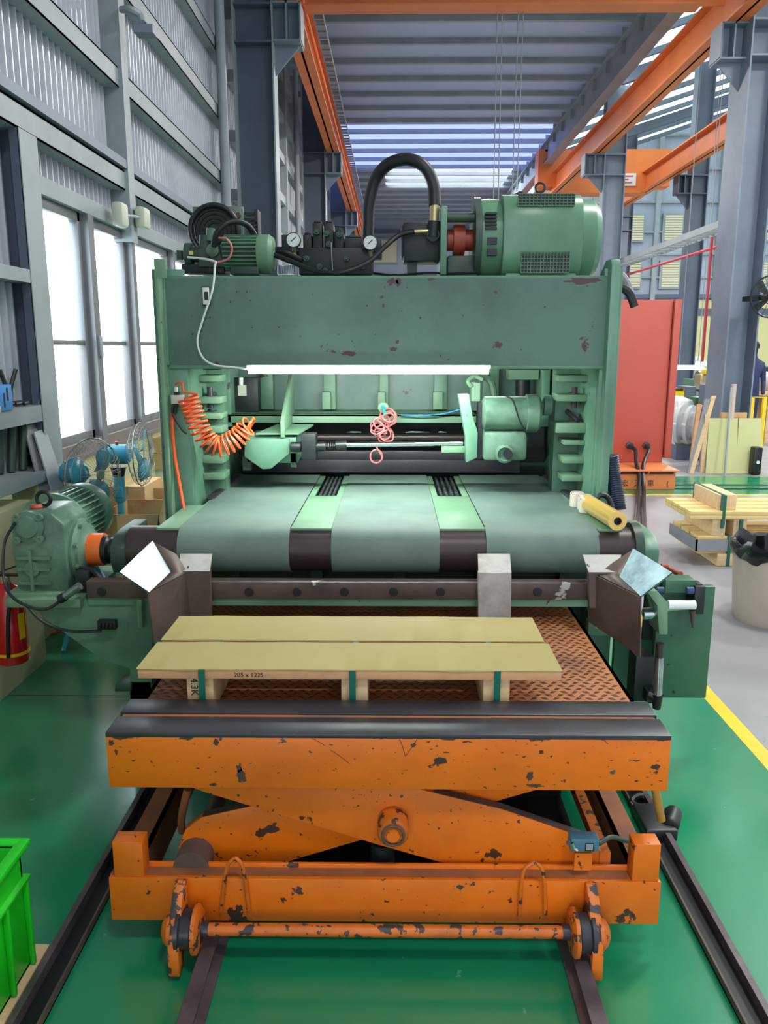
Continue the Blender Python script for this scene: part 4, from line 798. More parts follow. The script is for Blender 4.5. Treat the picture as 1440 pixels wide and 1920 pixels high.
b = MB(); b.cyl(P(592, 838, 3.97), P(610, 837, 3.97), 0.024); b.cyl(P(630, 836, 3.97), P(650, 835, 3.97), 0.026); b.cyl(P(605, 837, 3.97), P(635, 836, 3.97), 0.014); b.build('coupling_hub', 'black', t)
p0 = P(602, 837, 3.97); p1 = P(632, 836, 3.97); b = MB(); b.tube([p0.lerp(p1, k / 72) + Vector((0, 0.022 * math.cos(k * 0.785), 0.022 * math.sin(k * 0.785))) for k in range(73)], 0.0028, 6, sub=1); b.build('spring', 'black', t)
t = thing('adjusting_gearmotor', P(945, 865, 3.9), 'grey-green geared motor on a curved arm at the right of the press throat', 'gearmotor')
mp0, mp1 = P(903, 775, 3.92), P(985, 775, 3.92)
b = MB(); b.lathe(mp0, (1, 0, 0), [(0, 0.06), (0.012, 0.082), ((mp1 - mp0).length, 0.082)], 36); b.build('motor_body', 'gear_green', t)
b = MB(); b.lathe(mp1, (1, 0, 0), [(0, 0.082), (0.002, 0.092), (0.055, 0.092), (0.068, 0.078)], 36); b.build('fan_cowl', 'gear_green', t)
b = MB(); b.tube([P(950, 743, 3.84), P(962, 752, 3.825), P(975, 790, 3.825), P(988, 815, 3.84), P(990, 826, 3.86)], 0.004); b.build('motor_lead', 'black', t)
b = MB(); b.pb(906, 810, 989, 864, 3.86, 0.12); gb = b.build('gear_housing', 'gear_green', t, 0.018)
b = MB(); b.lathe(P(946, 848, 3.86), (-0.1, -1, -0.1), [(0, 0.04), (0.02, 0.045), (0.04, 0.045), (0.045, 0.034), (0.04, 0.03), (0.03, 0.028)], 28); b.build('output_sleeve', 'gear_green', gb)
b = MB(); b.cyl(P(952, 851, 3.83), P(953, 852, 3.81), 0.022); b.build('bore', 'black', gb)
b = MB(); b.pb(903, 770, 918, 815, 3.9, 0.1); b.build('neck', 'gear_green', t, 0.008)
poly_y([(859, 740), (880, 739), (886, 780), (896, 810), (895, 858), (874, 868), (873, 820), (866, 780)], 3.86, 0.08, 'curved_arm', 'green', t, 0.004)
b = MB(); b.pb(896, 755, 905, 860, 3.9, 0.08); b.build('arm_flange', 'dark', t)
b = MB(); b.pb(828, 837, 872, 849, 3.95, 0.02); b.build('side_tab', 'green_lt', t, 0.002)
b = MB(); b.pb(884, 718, 900, 752, 4.1, 0.08); b.tube([P(884, 725, 4.1), P(878, 715, 4.1), P(890, 706, 4.12), P(905, 712, 4.12)], 0.012); b.build('pipe_stub', 'green_lt', t)
tag(MB().tube([P(893, 706, 4.2), P(912, 708, 4.2), P(922, 720, 4.2), P(926, 742, 4.2)], 0.018).build('corrugated_hose', 'gear_green'), 'grey-green flexible hose curving down behind the throat gearmotor', 'hose')
# tube light under the beam
t = tl = thing('tube_light', P(690, 695, 3.6), 'long glowing white tube light mounted under the press cross beam', 'light')
a = P(466, 695, 3.6); c = P(916, 696, 3.6)
MB().cyl(a, c, 0.013).build('glowing_tube', 'tube_light', t)
b = MB(); b.box(a.x - 0.01, c.x + 0.01, 3.605, 3.64, a.z + 0.008, a.z + 0.024); b.build('batten', 'white', t)
l = bpy.data.lights.new('tube_glow', 'AREA'); l.shape = 'RECTANGLE'; l.size = 1.05; l.size_y = 0.03; l.energy = 19; l.color = (0.9, 1.0, 0.95)
o = bpy.data.objects.new('tube_glow', l); o.location = ((a.x + c.x) / 2, 3.63, a.z - 0.016); o.rotation_euler = (math.radians(35), 0, 0); C.objects.link(o)
l = bpy.data.lights.new('tube_glow', 'AREA'); l.shape = 'RECTANGLE'; l.size = 1.05; l.size_y = 0.03; l.energy = 6; l.color = (0.9, 1.0, 0.95)
o = bpy.data.objects.new('tube_glow', l); o.location = ((a.x + c.x) / 2, 3.6, a.z - 0.016); o.rotation_euler = (math.radians(-25), 0, 0); C.objects.link(o)
tag(MB().tube([P(352, 482, 3.8), P(372, 484, 3.7), P(402, 490, 3.62), P(403, 500, 3.61), P(398, 545, 3.6), P(380, 600, 3.62), P(370, 640, 3.62), P(380, 670, 3.62), P(402, 684, 3.6), P(440, 689, 3.6), P(466, 692, 3.6)], 0.0045).build('white_cable', 'white'), 'thin white cable hanging over the front of the beam past the switch', 'cable')
t = thing('wall_switch', P(386, 573, YF), 'small white rocker switch on the upper left of the press beam', 'switch')
MB().pb(379, 537, 393, 573, YF - 0.014, 0.014).build('housing', 'black', t, 0.002); MB().pb(380, 539, 392, 571, YF - 0.02, 0.008).build('cover', 'white', t, 0.002); MB().pb(383, 547, 390, 562, YF - 0.024, 0.006).build('rocker', 'dark', t, 0.001)
# air fittings and coiled hose
t = thing('air_valve', P(330, 765, YF), 'small pale air valve on the left upright above the orange hose', 'valve')
b = MB(); b.pb(320, 741, 343, 758, YF - 0.035, 0.035); b.cyl(P(330, 725, YF - 0.02), P(330, 741, YF - 0.02), 0.009); b.build('body', 'offwhite', t, 0.004)
b = MB(); b.cyl(P(331, 758, YF - 0.02), P(326, 776, YF - 0.02), 0.009); b.pb(326, 735, 335, 742, YF - 0.03, 0.02); b.build('fitting', 'dark', t)
tag(MB().tube([P(324, 774, YF - 0.02), P(323, 800, YF - 0.03), P(327, 850, YF - 0.03), P(336, 905, YF - 0.05), P(345, 955, YF - 0.09)], 0.008).build('air_hose', 'hose_or'), 'straight orange air hose hanging down the left upright', 'hose')
tag(MB().tube([P(332, 755, YF - 0.02), P(322, 768, YF - 0.04), P(330, 790, YF - 0.03), P(348, 812, YF - 0.01), P(366, 806, 3.9)], 0.004).build('thin_tube', 'black'), 'thin black air tube looping beside the orange hose', 'tube')
ctl = [P(*q) for q in ((352, 745, 3.6), (358, 762, 3.6), (366, 782, 3.62), (376, 806, 3.64), (392, 828, 3.66), (410, 838, 3.66), (432, 830, 3.68), (450, 816, 3.72), (462, 802, 3.78), (470, 800, 3.84))]
def cat(pts, u):
    n = len(pts) - 1; i = min(int(u * n), n - 1); f = u * n - i; p1, p2 = pts[i], pts[i + 1]; p0 = pts[max(i - 1, 0)]; p3 = pts[min(i + 2, n)]
    return 0.5 * ((2 * p1) + (p2 - p0) * f + (2 * p0 - 5 * p1 + 4 * p2 - p3) * f * f + (3 * p1 - p0 - 3 * p2 + p3) * f ** 3)
pts = [P(330, 722, YF - 0.02), P(334, 716, YF - 0.04), P(342, 718, YF - 0.05), P(344, 735, YF - 0.05)]
turns = 22; K = turns * 12
for k in range(K + 1):
    u = k / K; c = cat(ctl, u); d = (cat(ctl, min(1, u + 0.01)) - cat(ctl, max(0, u - 0.01))).normalized()
    # short helix turns hang across the run of the hose
    side = d.cross(Vector((0, 1, 0))).normalized(); an = k / 12 * 2 * math.pi
    r_ = 0.046; pts.append(c + side * (r_ * math.cos(an)) + Vector((0, 1, 0)) * (r_ * 0.9 * math.sin(an)))
pts += [P(462, 806, 3.88), P(470, 815, 3.95)]
tag(MB().tube(pts, 0.0052, 8, sub=1).build('coiled_hose', 'hose_or'), 'springy orange coiled air hose draped across the left of the press throat', 'hose')
t = thing('air_manifold', P(720, 765, 4.25), 'small round green port with cyan plug above the pink tube tangle', 'manifold')
MB().lathe(P(719, 764, 4.27), (0, -1, 0), [(0, 0.028), (0.02, 0.028), (0.024, 0.015)]).build('port', 'green_lt', t)
MB().cyl(P(718, 762, 4.24), P(722, 776, 4.18), 0.008).build('plug', 'cyan', t)
pts = [P(716, 772, 4.22)]
for k in range(60):
    u = k / 60; cx = 722 + 14 * math.sin(u * 9) - 8 * u; cy = 774 + 50 * u; pts.append(P(cx + (13 + 4 * math.sin(k)) * math.cos(k * 1.15), cy + 12 * math.sin(k * 1.15), 4.2 + 0.03 * math.sin(k * 0.7)))
tag(MB().tube(pts, 0.0042, 6, sub=4).build('pink_tube_coil', 'pink_tube'), 'tangled pink air tubing hanging in front of the press throat', 'tube')
pts = [P(705 + 11 * math.cos(k * 0.6) + k * 0.05, 856 + 13 * math.sin(k * 0.6) - (k * 0.4 if k < 4 else 0), 4.2 + 0.002 * k) for k in range(26)]
tag(MB().tube([P(702, 832, 4.2)] + pts, 0.0042, 6, sub=4).build('pink_tube_loop', 'pink_tube'), 'small round loop of pink tubing below the chromed shaft', 'tube')
tag(MB().tube([P(752, 778, 4.26), P(790, 779, 4.25), P(830, 776, 4.25), P(862, 768, 4.25)], 0.004).build('blue_tube', 'blue'), 'thin blue air tube lying along the light green lower beam', 'tube')
# ================================================================== equipment on top of the press
ZT = zc1
t = thing('main_motor', P(1020, 515, 4.1), 'big green electric motor with mesh grilles on the top right of the press', 'motor')
YM = 4.12; x0 = P(944, 440, YM - 0.2).x; x1 = P(1094, 440, YM - 0.2).x; zm = P(1020, 440, YM - 0.2).z; R = 0.2
def sup(r, e=3.2, n=48): return [(YM + r * (abs(math.cos(a)) ** (2 / e)) * (1 if math.cos(a) > 0 else -1), zm + r * (abs(math.sin(a)) ** (2 / e)) * (1 if math.sin(a) > 0 else -1)) for a in [2 * math.pi * k / n for k in range(n)]]
MB().prism(sup(R), 'x', x0, x1).build('motor_body', 'motor_green', t, 0.006)
b = MB(); b.lathe((x1, YM, zm), (1, 0, 0), [(0, R * 0.98), (0.005, R * 0.94), (0.07, R * 0.92), (0.1, R * 0.8), (0.11, 0.05)], 40); b.build('rear_bell', 'motor_green', t)
xf = P(903, 440, YM - 0.15).x
b = MB(); b.lathe((xf, YM, zm), (1, 0, 0), [(0, R * 0.93), (0.05, R * 0.95), (x0 - xf, R * 0.93)], 40); fb = b.build('front_bell', 'motor_green', t)
b = MB(); b.lathe((xf - 0.03, YM, zm), (1, 0, 0), [(0, R * 0.98), (0.03, R * 0.98)], 48); b.build('mounting_flange', 'green_dk', t)
b = MB()
for py in (398, 405, 412, 419, 426): MB().pb(910, py, 932, py + 3.5, YM - 0.2, 0.04).build('vent_slot', 'black', fb)
for py in (445, 466): MB().pb(914, py, 932, py + 13, YM - 0.2, 0.04).build('vent_slot', 'black', fb)
def grille(px0, px1, py0, py1, Y, tilt):
    a, c = P(px0, (py0 + py1) / 2, Y), P(px1, (py0 + py1) / 2, Y); zt_, zb_ = P(720, py0, Y).z, P(720, py1, Y).z
    g_ = MB().box(a.x, c.x, Y + 0.004, Y + 0.02, zb_, zt_).build('grille_backing', 'dark', t)
    b = MB(); nx = 15; nz = max(4, int((zt_ - zb_) / 0.014))
    for k in range(nx + 1): x = a.x + (c.x - a.x) * k / nx; b.box(x - 0.0014, x + 0.0014, Y - 0.002, Y + 0.004, zb_, zt_)
    for k in range(nz + 1): z = zb_ + (zt_ - zb_) * k / nz; b.box(a.x, c.x, Y - 0.002, Y + 0.004, z - 0.0014, z + 0.0014)
    b.build('grille_mesh', 'motor_green', g_)
grille(972, 1078, 364, 386, YM - R * 0.97, 0); grille(977, 1068, 472, 512, YM - R * 1.0, 0)
b = MB(); b.box(x0 + 0.02, x1 - 0.02, YM - 0.17, YM + 0.17, ZT, zm - R + 0.03); b.box(x0, x1, YM - 0.2, YM + 0.2, ZT, ZT + 0.012); b.build('motor_foot', 'motor_green', t, 0.004)
b = MB(); q = P(1013, 352, YM); b.tube([q + Vector((0.022 * math.cos(a), 0, 0.022 * math.sin(a))) for a in [k * 0.524 for k in range(12)]], 0.006, closed=True, sub=2); b.cyl((q.x, YM, zm + R - 0.01), (q.x, YM, q.z - 0.02), 0.008); b.build('eyebolt', 'black', t)
b = MB(); q = P(975, 356, YM); b.lathe((q.x, YM, zm + R - 0.01), (0, 0, 1), [(0, 0.04), (0.02, 0.035), (0.035, 0.012)], 20); b.build('terminal_cap', 'black', t)
t = thing('pump_coupling', P(865, 475, YM), 'dull red pump coupling between green plates on top of the press', 'coupling')
xa, xb = P(838, 450, YM).x, P(892, 450, YM).x
b = MB(); b.lathe((xa, YM, zm), (1, 0, 0), [(0, 0.05), (0.03, 0.05), (0.03, 0.072), (0.085, 0.072), (0.085, 0.05), (xb - xa, 0.05)], 32); b.build('hubs', 'red_coupling', t)
t = thing('pump_adapter', P(860, 515, YM), 'green end plate and bars joining the hydraulic pump to the motor', 'adapter')
b = MB(); b.pb(826, 386, 838, 515, YM - 0.16, 0.32); b.build('end_plate', 'green', t, 0.003)
b = MB(); q0 = P(838, 408, YM - 0.1); q1 = P(895, 408, YM - 0.1); b.cyl(q0, q1, 0.022); b.box(q0.x, q1.x, YM - 0.05, YM + 0.1, q0.z + 0.0, q0.z + 0.03); b.build('top_bar', 'green_dk', t)
b = MB(); q0 = P(838, 492, YM - 0.1); q1 = P(895, 492, YM - 0.1); b.box(q0.x, q1.x, YM - 0.12, YM + 0.12, ZT, q0.z + 0.03); b.build('bottom_bar', 'green_dk', t, 0.01)
t = thing('hydraulic_pump', P(790, 515, YM), 'black hydraulic pump standing on a post next to the red coupling', 'pump')
b = MB(); b.pb(756, 416, 826, 490, YM - 0.09, 0.18); b.pb(752, 422, 760, 482, YM - 0.08, 0.16); b.build('pump_body', 'dark', t, 0.008)
b = MB(); b.pb(763, 488, 782, 518, YM - 0.04, 0.06); b.build('post', 'green_dk', t)
b = MB(); b.cyl(P(812, 445, YM - 0.11), P(814, 415, YM - 0.11), 0.03); b.cyl(P(812, 440, YM - 0.06), P(812, 440, YM - 0.13), 0.03); b.build('elbow', 'dark', t)
b = MB(); b.cyl(P(814, 416, YM - 0.11), P(815, 384, YM - 0.11), 0.022); b.build('hose_ferrule', 'brass', t)
b = MB(); b.cyl(P(776, 434, YM - 0.12), P(803, 433, YM - 0.12), 0.009); b.build('small_ferrule', 'brass', t)
tag(MB().tube([P(*q) for q in ((815, 386, YM - 0.11), (812, 345, YM - 0.1), (795, 312, YM - 0.1), (765, 299, YM - 0.08), (730, 307, YM - 0.05), (705, 335, YM), (692, 385, YM + 0.02), (690, 430, YM + 0.03), (688, 475, YM + 0.03))], 0.029, 16).build('hydraulic_hose', 'black'), 'thick black hydraulic hose arching high over the top of the press', 'hose')
tag(MB().tube([P(*q) for q in ((776, 434, YM - 0.12), (750, 440, YM - 0.14), (722, 462, YM - 0.2), (690, 492, YM - 0.25), (640, 511, YM - 0.28), (590, 508, YM - 0.25), (550, 492, YM - 0.2), (514, 478, YM - 0.15))], 0.012, 12).build('return_hose', 'black'), 'thinner black hose sagging in front of the valve block', 'hose')
tag(MB().tube([P(*q) for q in ((510, 468, YM - 0.1), (540, 474, YM - 0.12), (560, 486, YM - 0.1), (580, 495, YM - 0.05))], 0.016, 12).build('short_hose', 'black'), 'short black hose between the small motor and the valve block', 'hose')
tag(MB().tube([P(*q) for q in ((700, 512, YM), (740, 516, YM - 0.05), (800, 512, YM - 0.1), (850, 513, YM - 0.15), (900, 511, YM - 0.21))], 0.006).build('floor_cable', 'black'), 'thin black cable lying along the top edge of the press beam', 'cable')
# valve block
t = thing('valve_block', P(630, 515, YM), 'black hydraulic valve block with stacked valves on top of the press', 'valve block')
b = MB(); b.pb(560, 464, 698, 515, YM - 0.1, 0.25); b.build('manifold', 'dark', t, 0.006)
for px0, px1, py0, py1 in ((586, 604, 418, 466), (608, 625, 418, 466), (627, 644, 434, 466), (646, 680, 446, 466), (568, 584, 440, 466)):
    b = MB(); b.pb(px0, py0, px1, py1, YM - 0.08, 0.12); b.pb(px0 + 2, py0 - 4, px1 - 2, py0, YM - 0.06, 0.07); b.build('valve', 'dark', t, 0.004)
for px, py in ((594, 435), (612, 438), (617, 458), (636, 440), (600, 500), (650, 485), (575, 485), (610, 508), (680, 500)): MB().lathe(P(px, py, YM - 0.1), (0, -1, 0), [(0, 0.016), (0.015, 0.014), (0.015, 0.008), (0.02, 0.006)], 12).build('plug', 'green_dk', t)
b = MB(); b.pb(528, 440, 545, 470, YM - 0.02, 0.08); b.cyl(P(515, 470, YM), P(566, 472, YM), 0.02); b.cyl(P(530, 480, YM - 0.02), P(566, 484, YM - 0.02), 0.015); b.build('side_pipes', 'dark', t, 0.003)
b = MB(); b.pb(700, 448, 716, 485, YM - 0.02, 0.08); b.pb(682, 470, 700, 514, YM - 0.05, 0.1); b.build('end_valve', 'dark', t, 0.004)
b = MB(); b.pb(520, 497, 552, 515, YM - 0.05, 0.1)
for k in range(8): b.cyl(P(522 + k * 4, 498, YM - 0.055), P(522 + k * 4, 514, YM - 0.055), 0.004, n=8)
b.build('filter_cap', 'steel_bright', t)
b = MB(); b.tube([P(621, 455, YM - 0.12), P(622, 480, YM - 0.13), P(624, 514, YM - 0.13)], 0.003); b.build('tie_wire', 'grayp', t)
for (px, py, lab) in ((550, 450, 'white-faced pressure gauge left of the valve block'), (694, 455, 'white-faced pressure gauge right of the valve block')):
    g_ = thing('pressure_gauge', P(px, py + 13, YM - 0.13), lab, 'gauge'); q = P(px, py, YM - 0.13)
    MB().lathe(q, (0, -1, 0), [(-0.03, 0.034), (0.0, 0.036), (0.002, 0.034)], 32).build('case', 'steel_dk', g_)
    f = MB().lathe(q, (0, -1, 0), [(0.002, 0.031), (0.004, 0.031)], 32).build('dial', 'white', g_)
    b = MB(); b.plate([q + Vector((-0.008, -0.005, -0.008)), q + Vector((0.014, -0.005, 0.012)), q + Vector((0.012, -0.005, 0.015)), q + Vector((-0.011, -0.005, -0.005))], 0.001)
    for k in range(10): an = -0.8 + k * 0.52; b.box(q.x + 0.025 * math.cos(an) - 0.001, q.x + 0.025 * math.cos(an) + 0.001, q.y - 0.006, q.y - 0.0045, q.z + 0.025 * math.sin(an) - 0.001, q.z + 0.025 * math.sin(an) + 0.001)
    b.build('needle', 'ink', f)
    MB().cyl(q + Vector((0, 0.02, -0.03)), q + Vector((0, 0.05, -0.07)), 0.01).build('stem', 'brass', g_)
# small left motor and pump
t = thing('circulation_motor', P(465, 512, 4.0), 'small green finned motor with pale fan cover on the top left of the press', 'motor')
ym = 4.0; q0, q1 = P(417, 475, ym), P(487, 475, ym); rr = 0.075
b = MB(); b.lathe(q0, (1, 0, 0), [(0, 0.05), (0.01, rr - 0.01), ((q1 - q0).length, rr - 0.01)], 32); md = b.build('motor_body', 'green_dk', t)
b = MB()
for k in range(26):
    an = k * 2 * math.pi / 26; u = Vector((0, math.cos(an), math.sin(an))); s_ = Vector((0, -math.sin(an), math.cos(an))) * 0.0025; p0 = q0 + Vector((0.015, 0, 0)); p1 = q1
    b.add([p0 + u * 0.06 - s_, p0 + u * 0.06 + s_, p0 + u * 0.085 + s_, p0 + u * 0.085 - s_, p1 + u * 0.06 - s_, p1 + u * 0.06 + s_, p1 + u * 0.085 + s_, p1 + u * 0.085 - s_], [(0, 1, 2, 3), (4, 5, 6, 7), (0, 1, 5, 4), (1, 2, 6, 5), (2, 3, 7, 6), (3, 0, 4, 7)])
b.build('cooling_fins', 'motor_green', md)
b = MB(); b.lathe(P(485, 477, ym), (1, 0, 0), [(0, 0.086), (0.01, 0.09), (0.055, 0.09), (0.075, 0.075), (0.08, 0.02)], 36); b.build('fan_cover', 'green_lt', t)
b = MB(); b.pb(432, 500, 485, 515, ym - 0.06, 0.12); b.build('foot', 'green_dk', t, 0.003)
t = thing('oil_pump', P(385, 512, 4.0), 'dark green oil pump with fittings left of the small finned motor', 'pump')
b = MB(); b.cyl(P(352, 478, ym), P(418, 476, ym), 0.035); b.lathe(P(345, 478, ym), (1, 0, 0), [(0, 0.03), (0.01, 0.055), (0.04, 0.055)], 24); b.cyl(P(385, 480, ym - 0.02), P(385, 442, ym - 0.02), 0.03); b.pb(372, 466, 420, 500, ym - 0.05, 0.1); b.cyl(P(338, 470, ym), P(338, 488, ym), 0.02); b.build('pump_casting', 'green_dk', t)
b = MB(); b.cyl(P(395, 452, ym - 0.04), P(395, 428, ym - 0.04), 0.02); b.lathe(P(400, 470, ym - 0.05), (0, -1, 0), [(0, 0.03), (0.02, 0.03), (0.03, 0.015)], 16); b.build('fittings', 'gear_green', t)
b = MB(); b.pb(354, 470, 362, 478, ym - 0.06, 0.02); b.build('yellow_tag', 'brass', t)
b = MB(); b.pb(340, 495, 420, 512, ym - 0.03, 0.15); b.build('base', 'dark', t, 0.004)
t = thing('oil_cooler', P(410, 512, 4.15), 'square green oil cooler with round black fan ring, top left of the press', 'oil cooler')
b = MB(); b.pb(363, 387, 457, 470, 4.2, 0.015); b.build('back_plate', 'gear_green', t, 0.003)
q = P(402, 432, 4.17)
b = MB(); b.tube([q + Vector((0.12 * math.cos(a), 0, 0.12 * math.sin(a))) for a in [k * math.pi / 12 for k in range(24)]], 0.013, 10, closed=True, sub=2); b.build('fan_ring', 'black', t)
b = MB()
for r_ in (0.1, 0.08, 0.06, 0.04): b.tube([q + Vector((r_ * math.cos(a), 0.01, r_ * math.sin(a))) for a in [k * math.pi / 12 for k in range(24)]], 0.004, 6, closed=True, sub=1)
b.build('fan_guard', 'dark', t)
b = MB(); b.lathe(q + Vector((0, 0.02, 0)), (0, -1, 0), [(0, 0.11), (0.005, 0.11)], 32); b.build('fan_disc', 'dark', t)
for px, py in ((371, 404), (447, 404)): MB().lathe(P(px, py, 4.2), (0, -1, 0), [(0, 0.016), (0.008, 0.012)], 10).build('bolt', 'rust', t)
b = MB(); b.pb(457, 398, 478, 402, 4.25, 0.1); b.pb(457, 409, 478, 413, 4.25, 0.1)
for k in range(7): b.pb(462, 416 + k * 8, 482, 419 + k * 8, 4.25, 0.1)
b.pb(478, 392, 484, 470, 4.25, 0.1); b.build('cooler_core', 'red_coupling' if False else 'dark', t)
b = MB(); b.pb(370, 468, 450, 512, 4.2, 0.05); b.build('stand', 'dark', t)
tag(MB().tube([P(*q) for q in ((401, 462, 3.9), (405, 440, 3.88), (420, 422, 3.88), (440, 415, 3.9), (460, 420, 3.93), (474, 435, 3.98), (480, 452, 4.05))], 0.014, 12).build('cooler_hose', 'black'), 'black hose arching over the small finned motor', 'hose')
tag(MB().tube([P(*q) for q in ((410, 446, 3.88), (425, 448, 3.87), (435, 465, 3.87), (428, 485, 3.87), (405, 492, 3.88), (388, 486, 3.9), (368, 484, 3.9))], 0.005, 8).build('red_wire', 'pink_tube'), 'thin red-brown wire looping in front of the oil pump', 'wire')
for x, lab in ((0, 'pale ribbed hose at the top right shoulder of the press'),):
    tag(MB().tube([P(1142, 505, 4.3), P(1160, 512, 4.3), P(1175, 530, 4.3), P(1186, 565, 4.3)], 0.02).build('gray_hose', 'grayp'), lab, 'hose')
tag(MB().tube([P(1150, 545, 4.2), P(1165, 540, 4.2), P(1180, 550, 4.2), P(1190, 575, 4.2)], 0.022).build('black_loop_hose', 'black'), 'black hose bent beside the upper right shoulder of the press', 'hose')
b = MB(); pts = [P(1146, 855, 3.62), P(1150, 890, 3.62), P(1156, 925, 3.6), P(1160, 955, 3.58)]
b.tube(pts, 0.031, 12, sub=5)
for k in range(26): u = k / 25; c = cat(pts, u); d = (cat(pts, min(1, u + 0.02)) - cat(pts, max(0, u - 0.02))).normalized(); b.lathe(c, d, [(-0.003, 0.031), (0, 0.035), (0.003, 0.031)], 12)
tag(b.build('corrugated_conduit', 'navy'), 'dark corrugated conduit coming down the right front upright', 'conduit')
tag(MB().tube([P(1118, 955, 3.5), P(1118, 938, 3.5), P(1128, 928, 3.5), P(1142, 936, 3.5), P(1148, 960, 3.48), P(1140, 975, 3.46)], 0.012).build('coiled_cord', 'black'), 'loop of black cord behind the white film rolls', 'cord')
tag(MB().pb(1124, 944, 1136, 968, 3.46, 0.03).build('hand_lamp', 'black', None, 0.006), 'small black gadget standing inside the loop of cord', 'gadget')
# rolls on the conveyor edge
def roll(a, c, r, m, core, lab, nm='film_roll'):
    a, c = Vector(a), Vector(c); t_ = thing(nm, (a + c) / 2 - Vector((0, 0, r)), lab, 'film roll'); d = (c - a); L_ = d.length
    b = MB(); b.lathe(a, d, [(0, core), (0.001, r), (L_, r), (L_ + 0.001, core), (L_ - 0.03, core), (L_ - 0.03, 0.001)], 32, cap=False); b.build('film', m, t_)
    MB().lathe(c, d, [(-0.035, core * 0.99), (0.003, core * 0.99), (0.003, core * 0.8), (-0.02, core * 0.8), (-0.02, 0.001)], 24, cap=False).build('core', 'roller', t_)
    return t_
roll((P(1106, 965, 3.45).x, 3.50, ZB + 0.04), (P(1155, 985, 3.14).x, 3.12, ZB + 0.04), 0.038, 'amber', 0.016, 'amber stretch-film roll lying on the right edge of the conveyor')
for (px, py, Yy, lab) in ((1081, 945, 3.62, 'cream-wrapped upright film roll, farthest of the three wrapped rolls'), (1095, 952, 3.55, 'white dotted upright film roll in the middle of the three'), (1099, 957, 3.48, 'white red-dotted upright film roll nearest the amber roll')):
    q = P(px, py, Yy); t_ = thing('wrapped_roll', (q.x, Yy, ZB), lab, 'film roll')
    MB().lathe((q.x, Yy, ZB), (0, 0, 1), [(0, 0.028), (0.002, 0.031), (0.065, 0.031), (0.068, 0.028), (0.068, 0.012), (0.06, 0.012)], 24).build('wrapper', 'filmw', t_)
# ================================================================== left side
struct(MB().box(-2.6, -1.86, -2, 4.03, 0, 0.88).build('wall_low', 'cream', None, 0.006))
t = thing('fire_extinguisher', (-1.74, 3.42, 0.22), 'red fire extinguisher with black hose and yellow strap on the low cream wall', 'fire extinguisher')
ce_ = (-1.735, 3.42, 0.0); z0 = P(20, 1240, 3.42).z; z1 = P(20, 1092, 3.42).z
MB().lathe((ce_[0], ce_[1], z0), (0, 0, 1), [(0, 0.06), (0.008, 0.072), (z1 - z0 - 0.06, 0.072), (z1 - z0 - 0.02, 0.05), (z1 - z0, 0.022)], 36).build('cylinder', 'red', t)
MB().lathe((ce_[0], ce_[1], z1 - 0.005), (0, 0, 1), [(0, 0.022), (0.03, 0.022), (0.04, 0.012)], 16).build('valve', 'brass', t)
b = MB(); b.box(ce_[0] - 0.02, ce_[0] + 0.07, ce_[1] - 0.012, ce_[1] + 0.012, z1 + 0.03, z1 + 0.04); b.plate([(ce_[0] - 0.02, ce_[1] - 0.01, z1 + 0.045), (ce_[0] + 0.06, ce_[1] - 0.01, z1 + 0.075), (ce_[0] + 0.06, ce_[1] + 0.01, z1 + 0.075), (ce_[0] - 0.02, ce_[1] + 0.01, z1 + 0.045)], 0.006); b.build('handle', 'black', t)
MB().tube([(ce_[0] + 0.03, ce_[1] - 0.03, z1 + 0.01), (ce_[0] + 0.05, ce_[1] - 0.07, z1 - 0.05), (ce_[0] + 0.035, ce_[1] - 0.08, z1 - 0.15), (ce_[0] + 0.02, ce_[1] - 0.08, z0 + 0.05)], 0.009).build('hose', 'black', t)
MB().lathe((ce_[0], ce_[1], z0 + 0.045), (0, 0, 1), [(0, 0.073), (0, 0.075), (0.014, 0.075), (0.014, 0.073)], 36).build('strap', 'yellow', t)
b = MB(); b.plate([(ce_[0] + 0.0735 * math.cos(a), ce_[1] + 0.0735 * math.sin(a), z) for a, z in ((-0.6, z0 + 0.12), (-0.15, z0 + 0.12), (-0.15, z0 + 0.24), (-0.6, z0 + 0.24))], 0.001); b.build('label', 'yellow', t)
b = MB(); b.box(-1.86, -1.8, ce_[1] - 0.02, ce_[1] + 0.02, z0 + 0.1, z0 + 0.13); b.build('wall_hook', 'black', t)
# gloves and cloth heap
t = thing('work_gloves', (-2.05, 3.75, 0.88), 'heap of crumpled grey-white work gloves on the low cream wall', 'gloves')
random.seed(3)
for k in range(2):
    b = MB()
    for j in range(7):
        p = [Vector((-2.12 + k * 0.14 + random.uniform(-0.07, 0.07), 3.72 + random.uniform(-0.1, 0.1), 0.9 + random.uniform(0, 0.05)))]
        for i in range(3): p.append(p[-1] + Vector((random.uniform(-0.06, 0.07), random.uniform(-0.07, 0.05), random.uniform(-0.02, 0.03)))); p[-1].z = max(0.897, p[-1].z)
        b.tube(p, 0.017, 10)
    b.build('glove', 'cloth', t)
tag(MB().tube([(-2.25, 3.4, 0.9), (-2.12, 3.45, 0.915), (-2.05, 3.48, 0.9)], 0.022, 10).build('red_cuff', 'red_coupling'), 'red cuff of a glove at the left frame edge on the low wall', 'glove cuff')
tag(MB().tube([(-2.1, 3.5, 0.892), (-1.98, 3.5, 0.892), (-1.9, 3.46, 0.89), (-1.845, 3.45, 0.86), (-1.84, 3.45, 0.7)], 0.008).build('white_cord', 'offwhite'), 'thin white cord running over the low wall edge beside the gloves', 'cord')
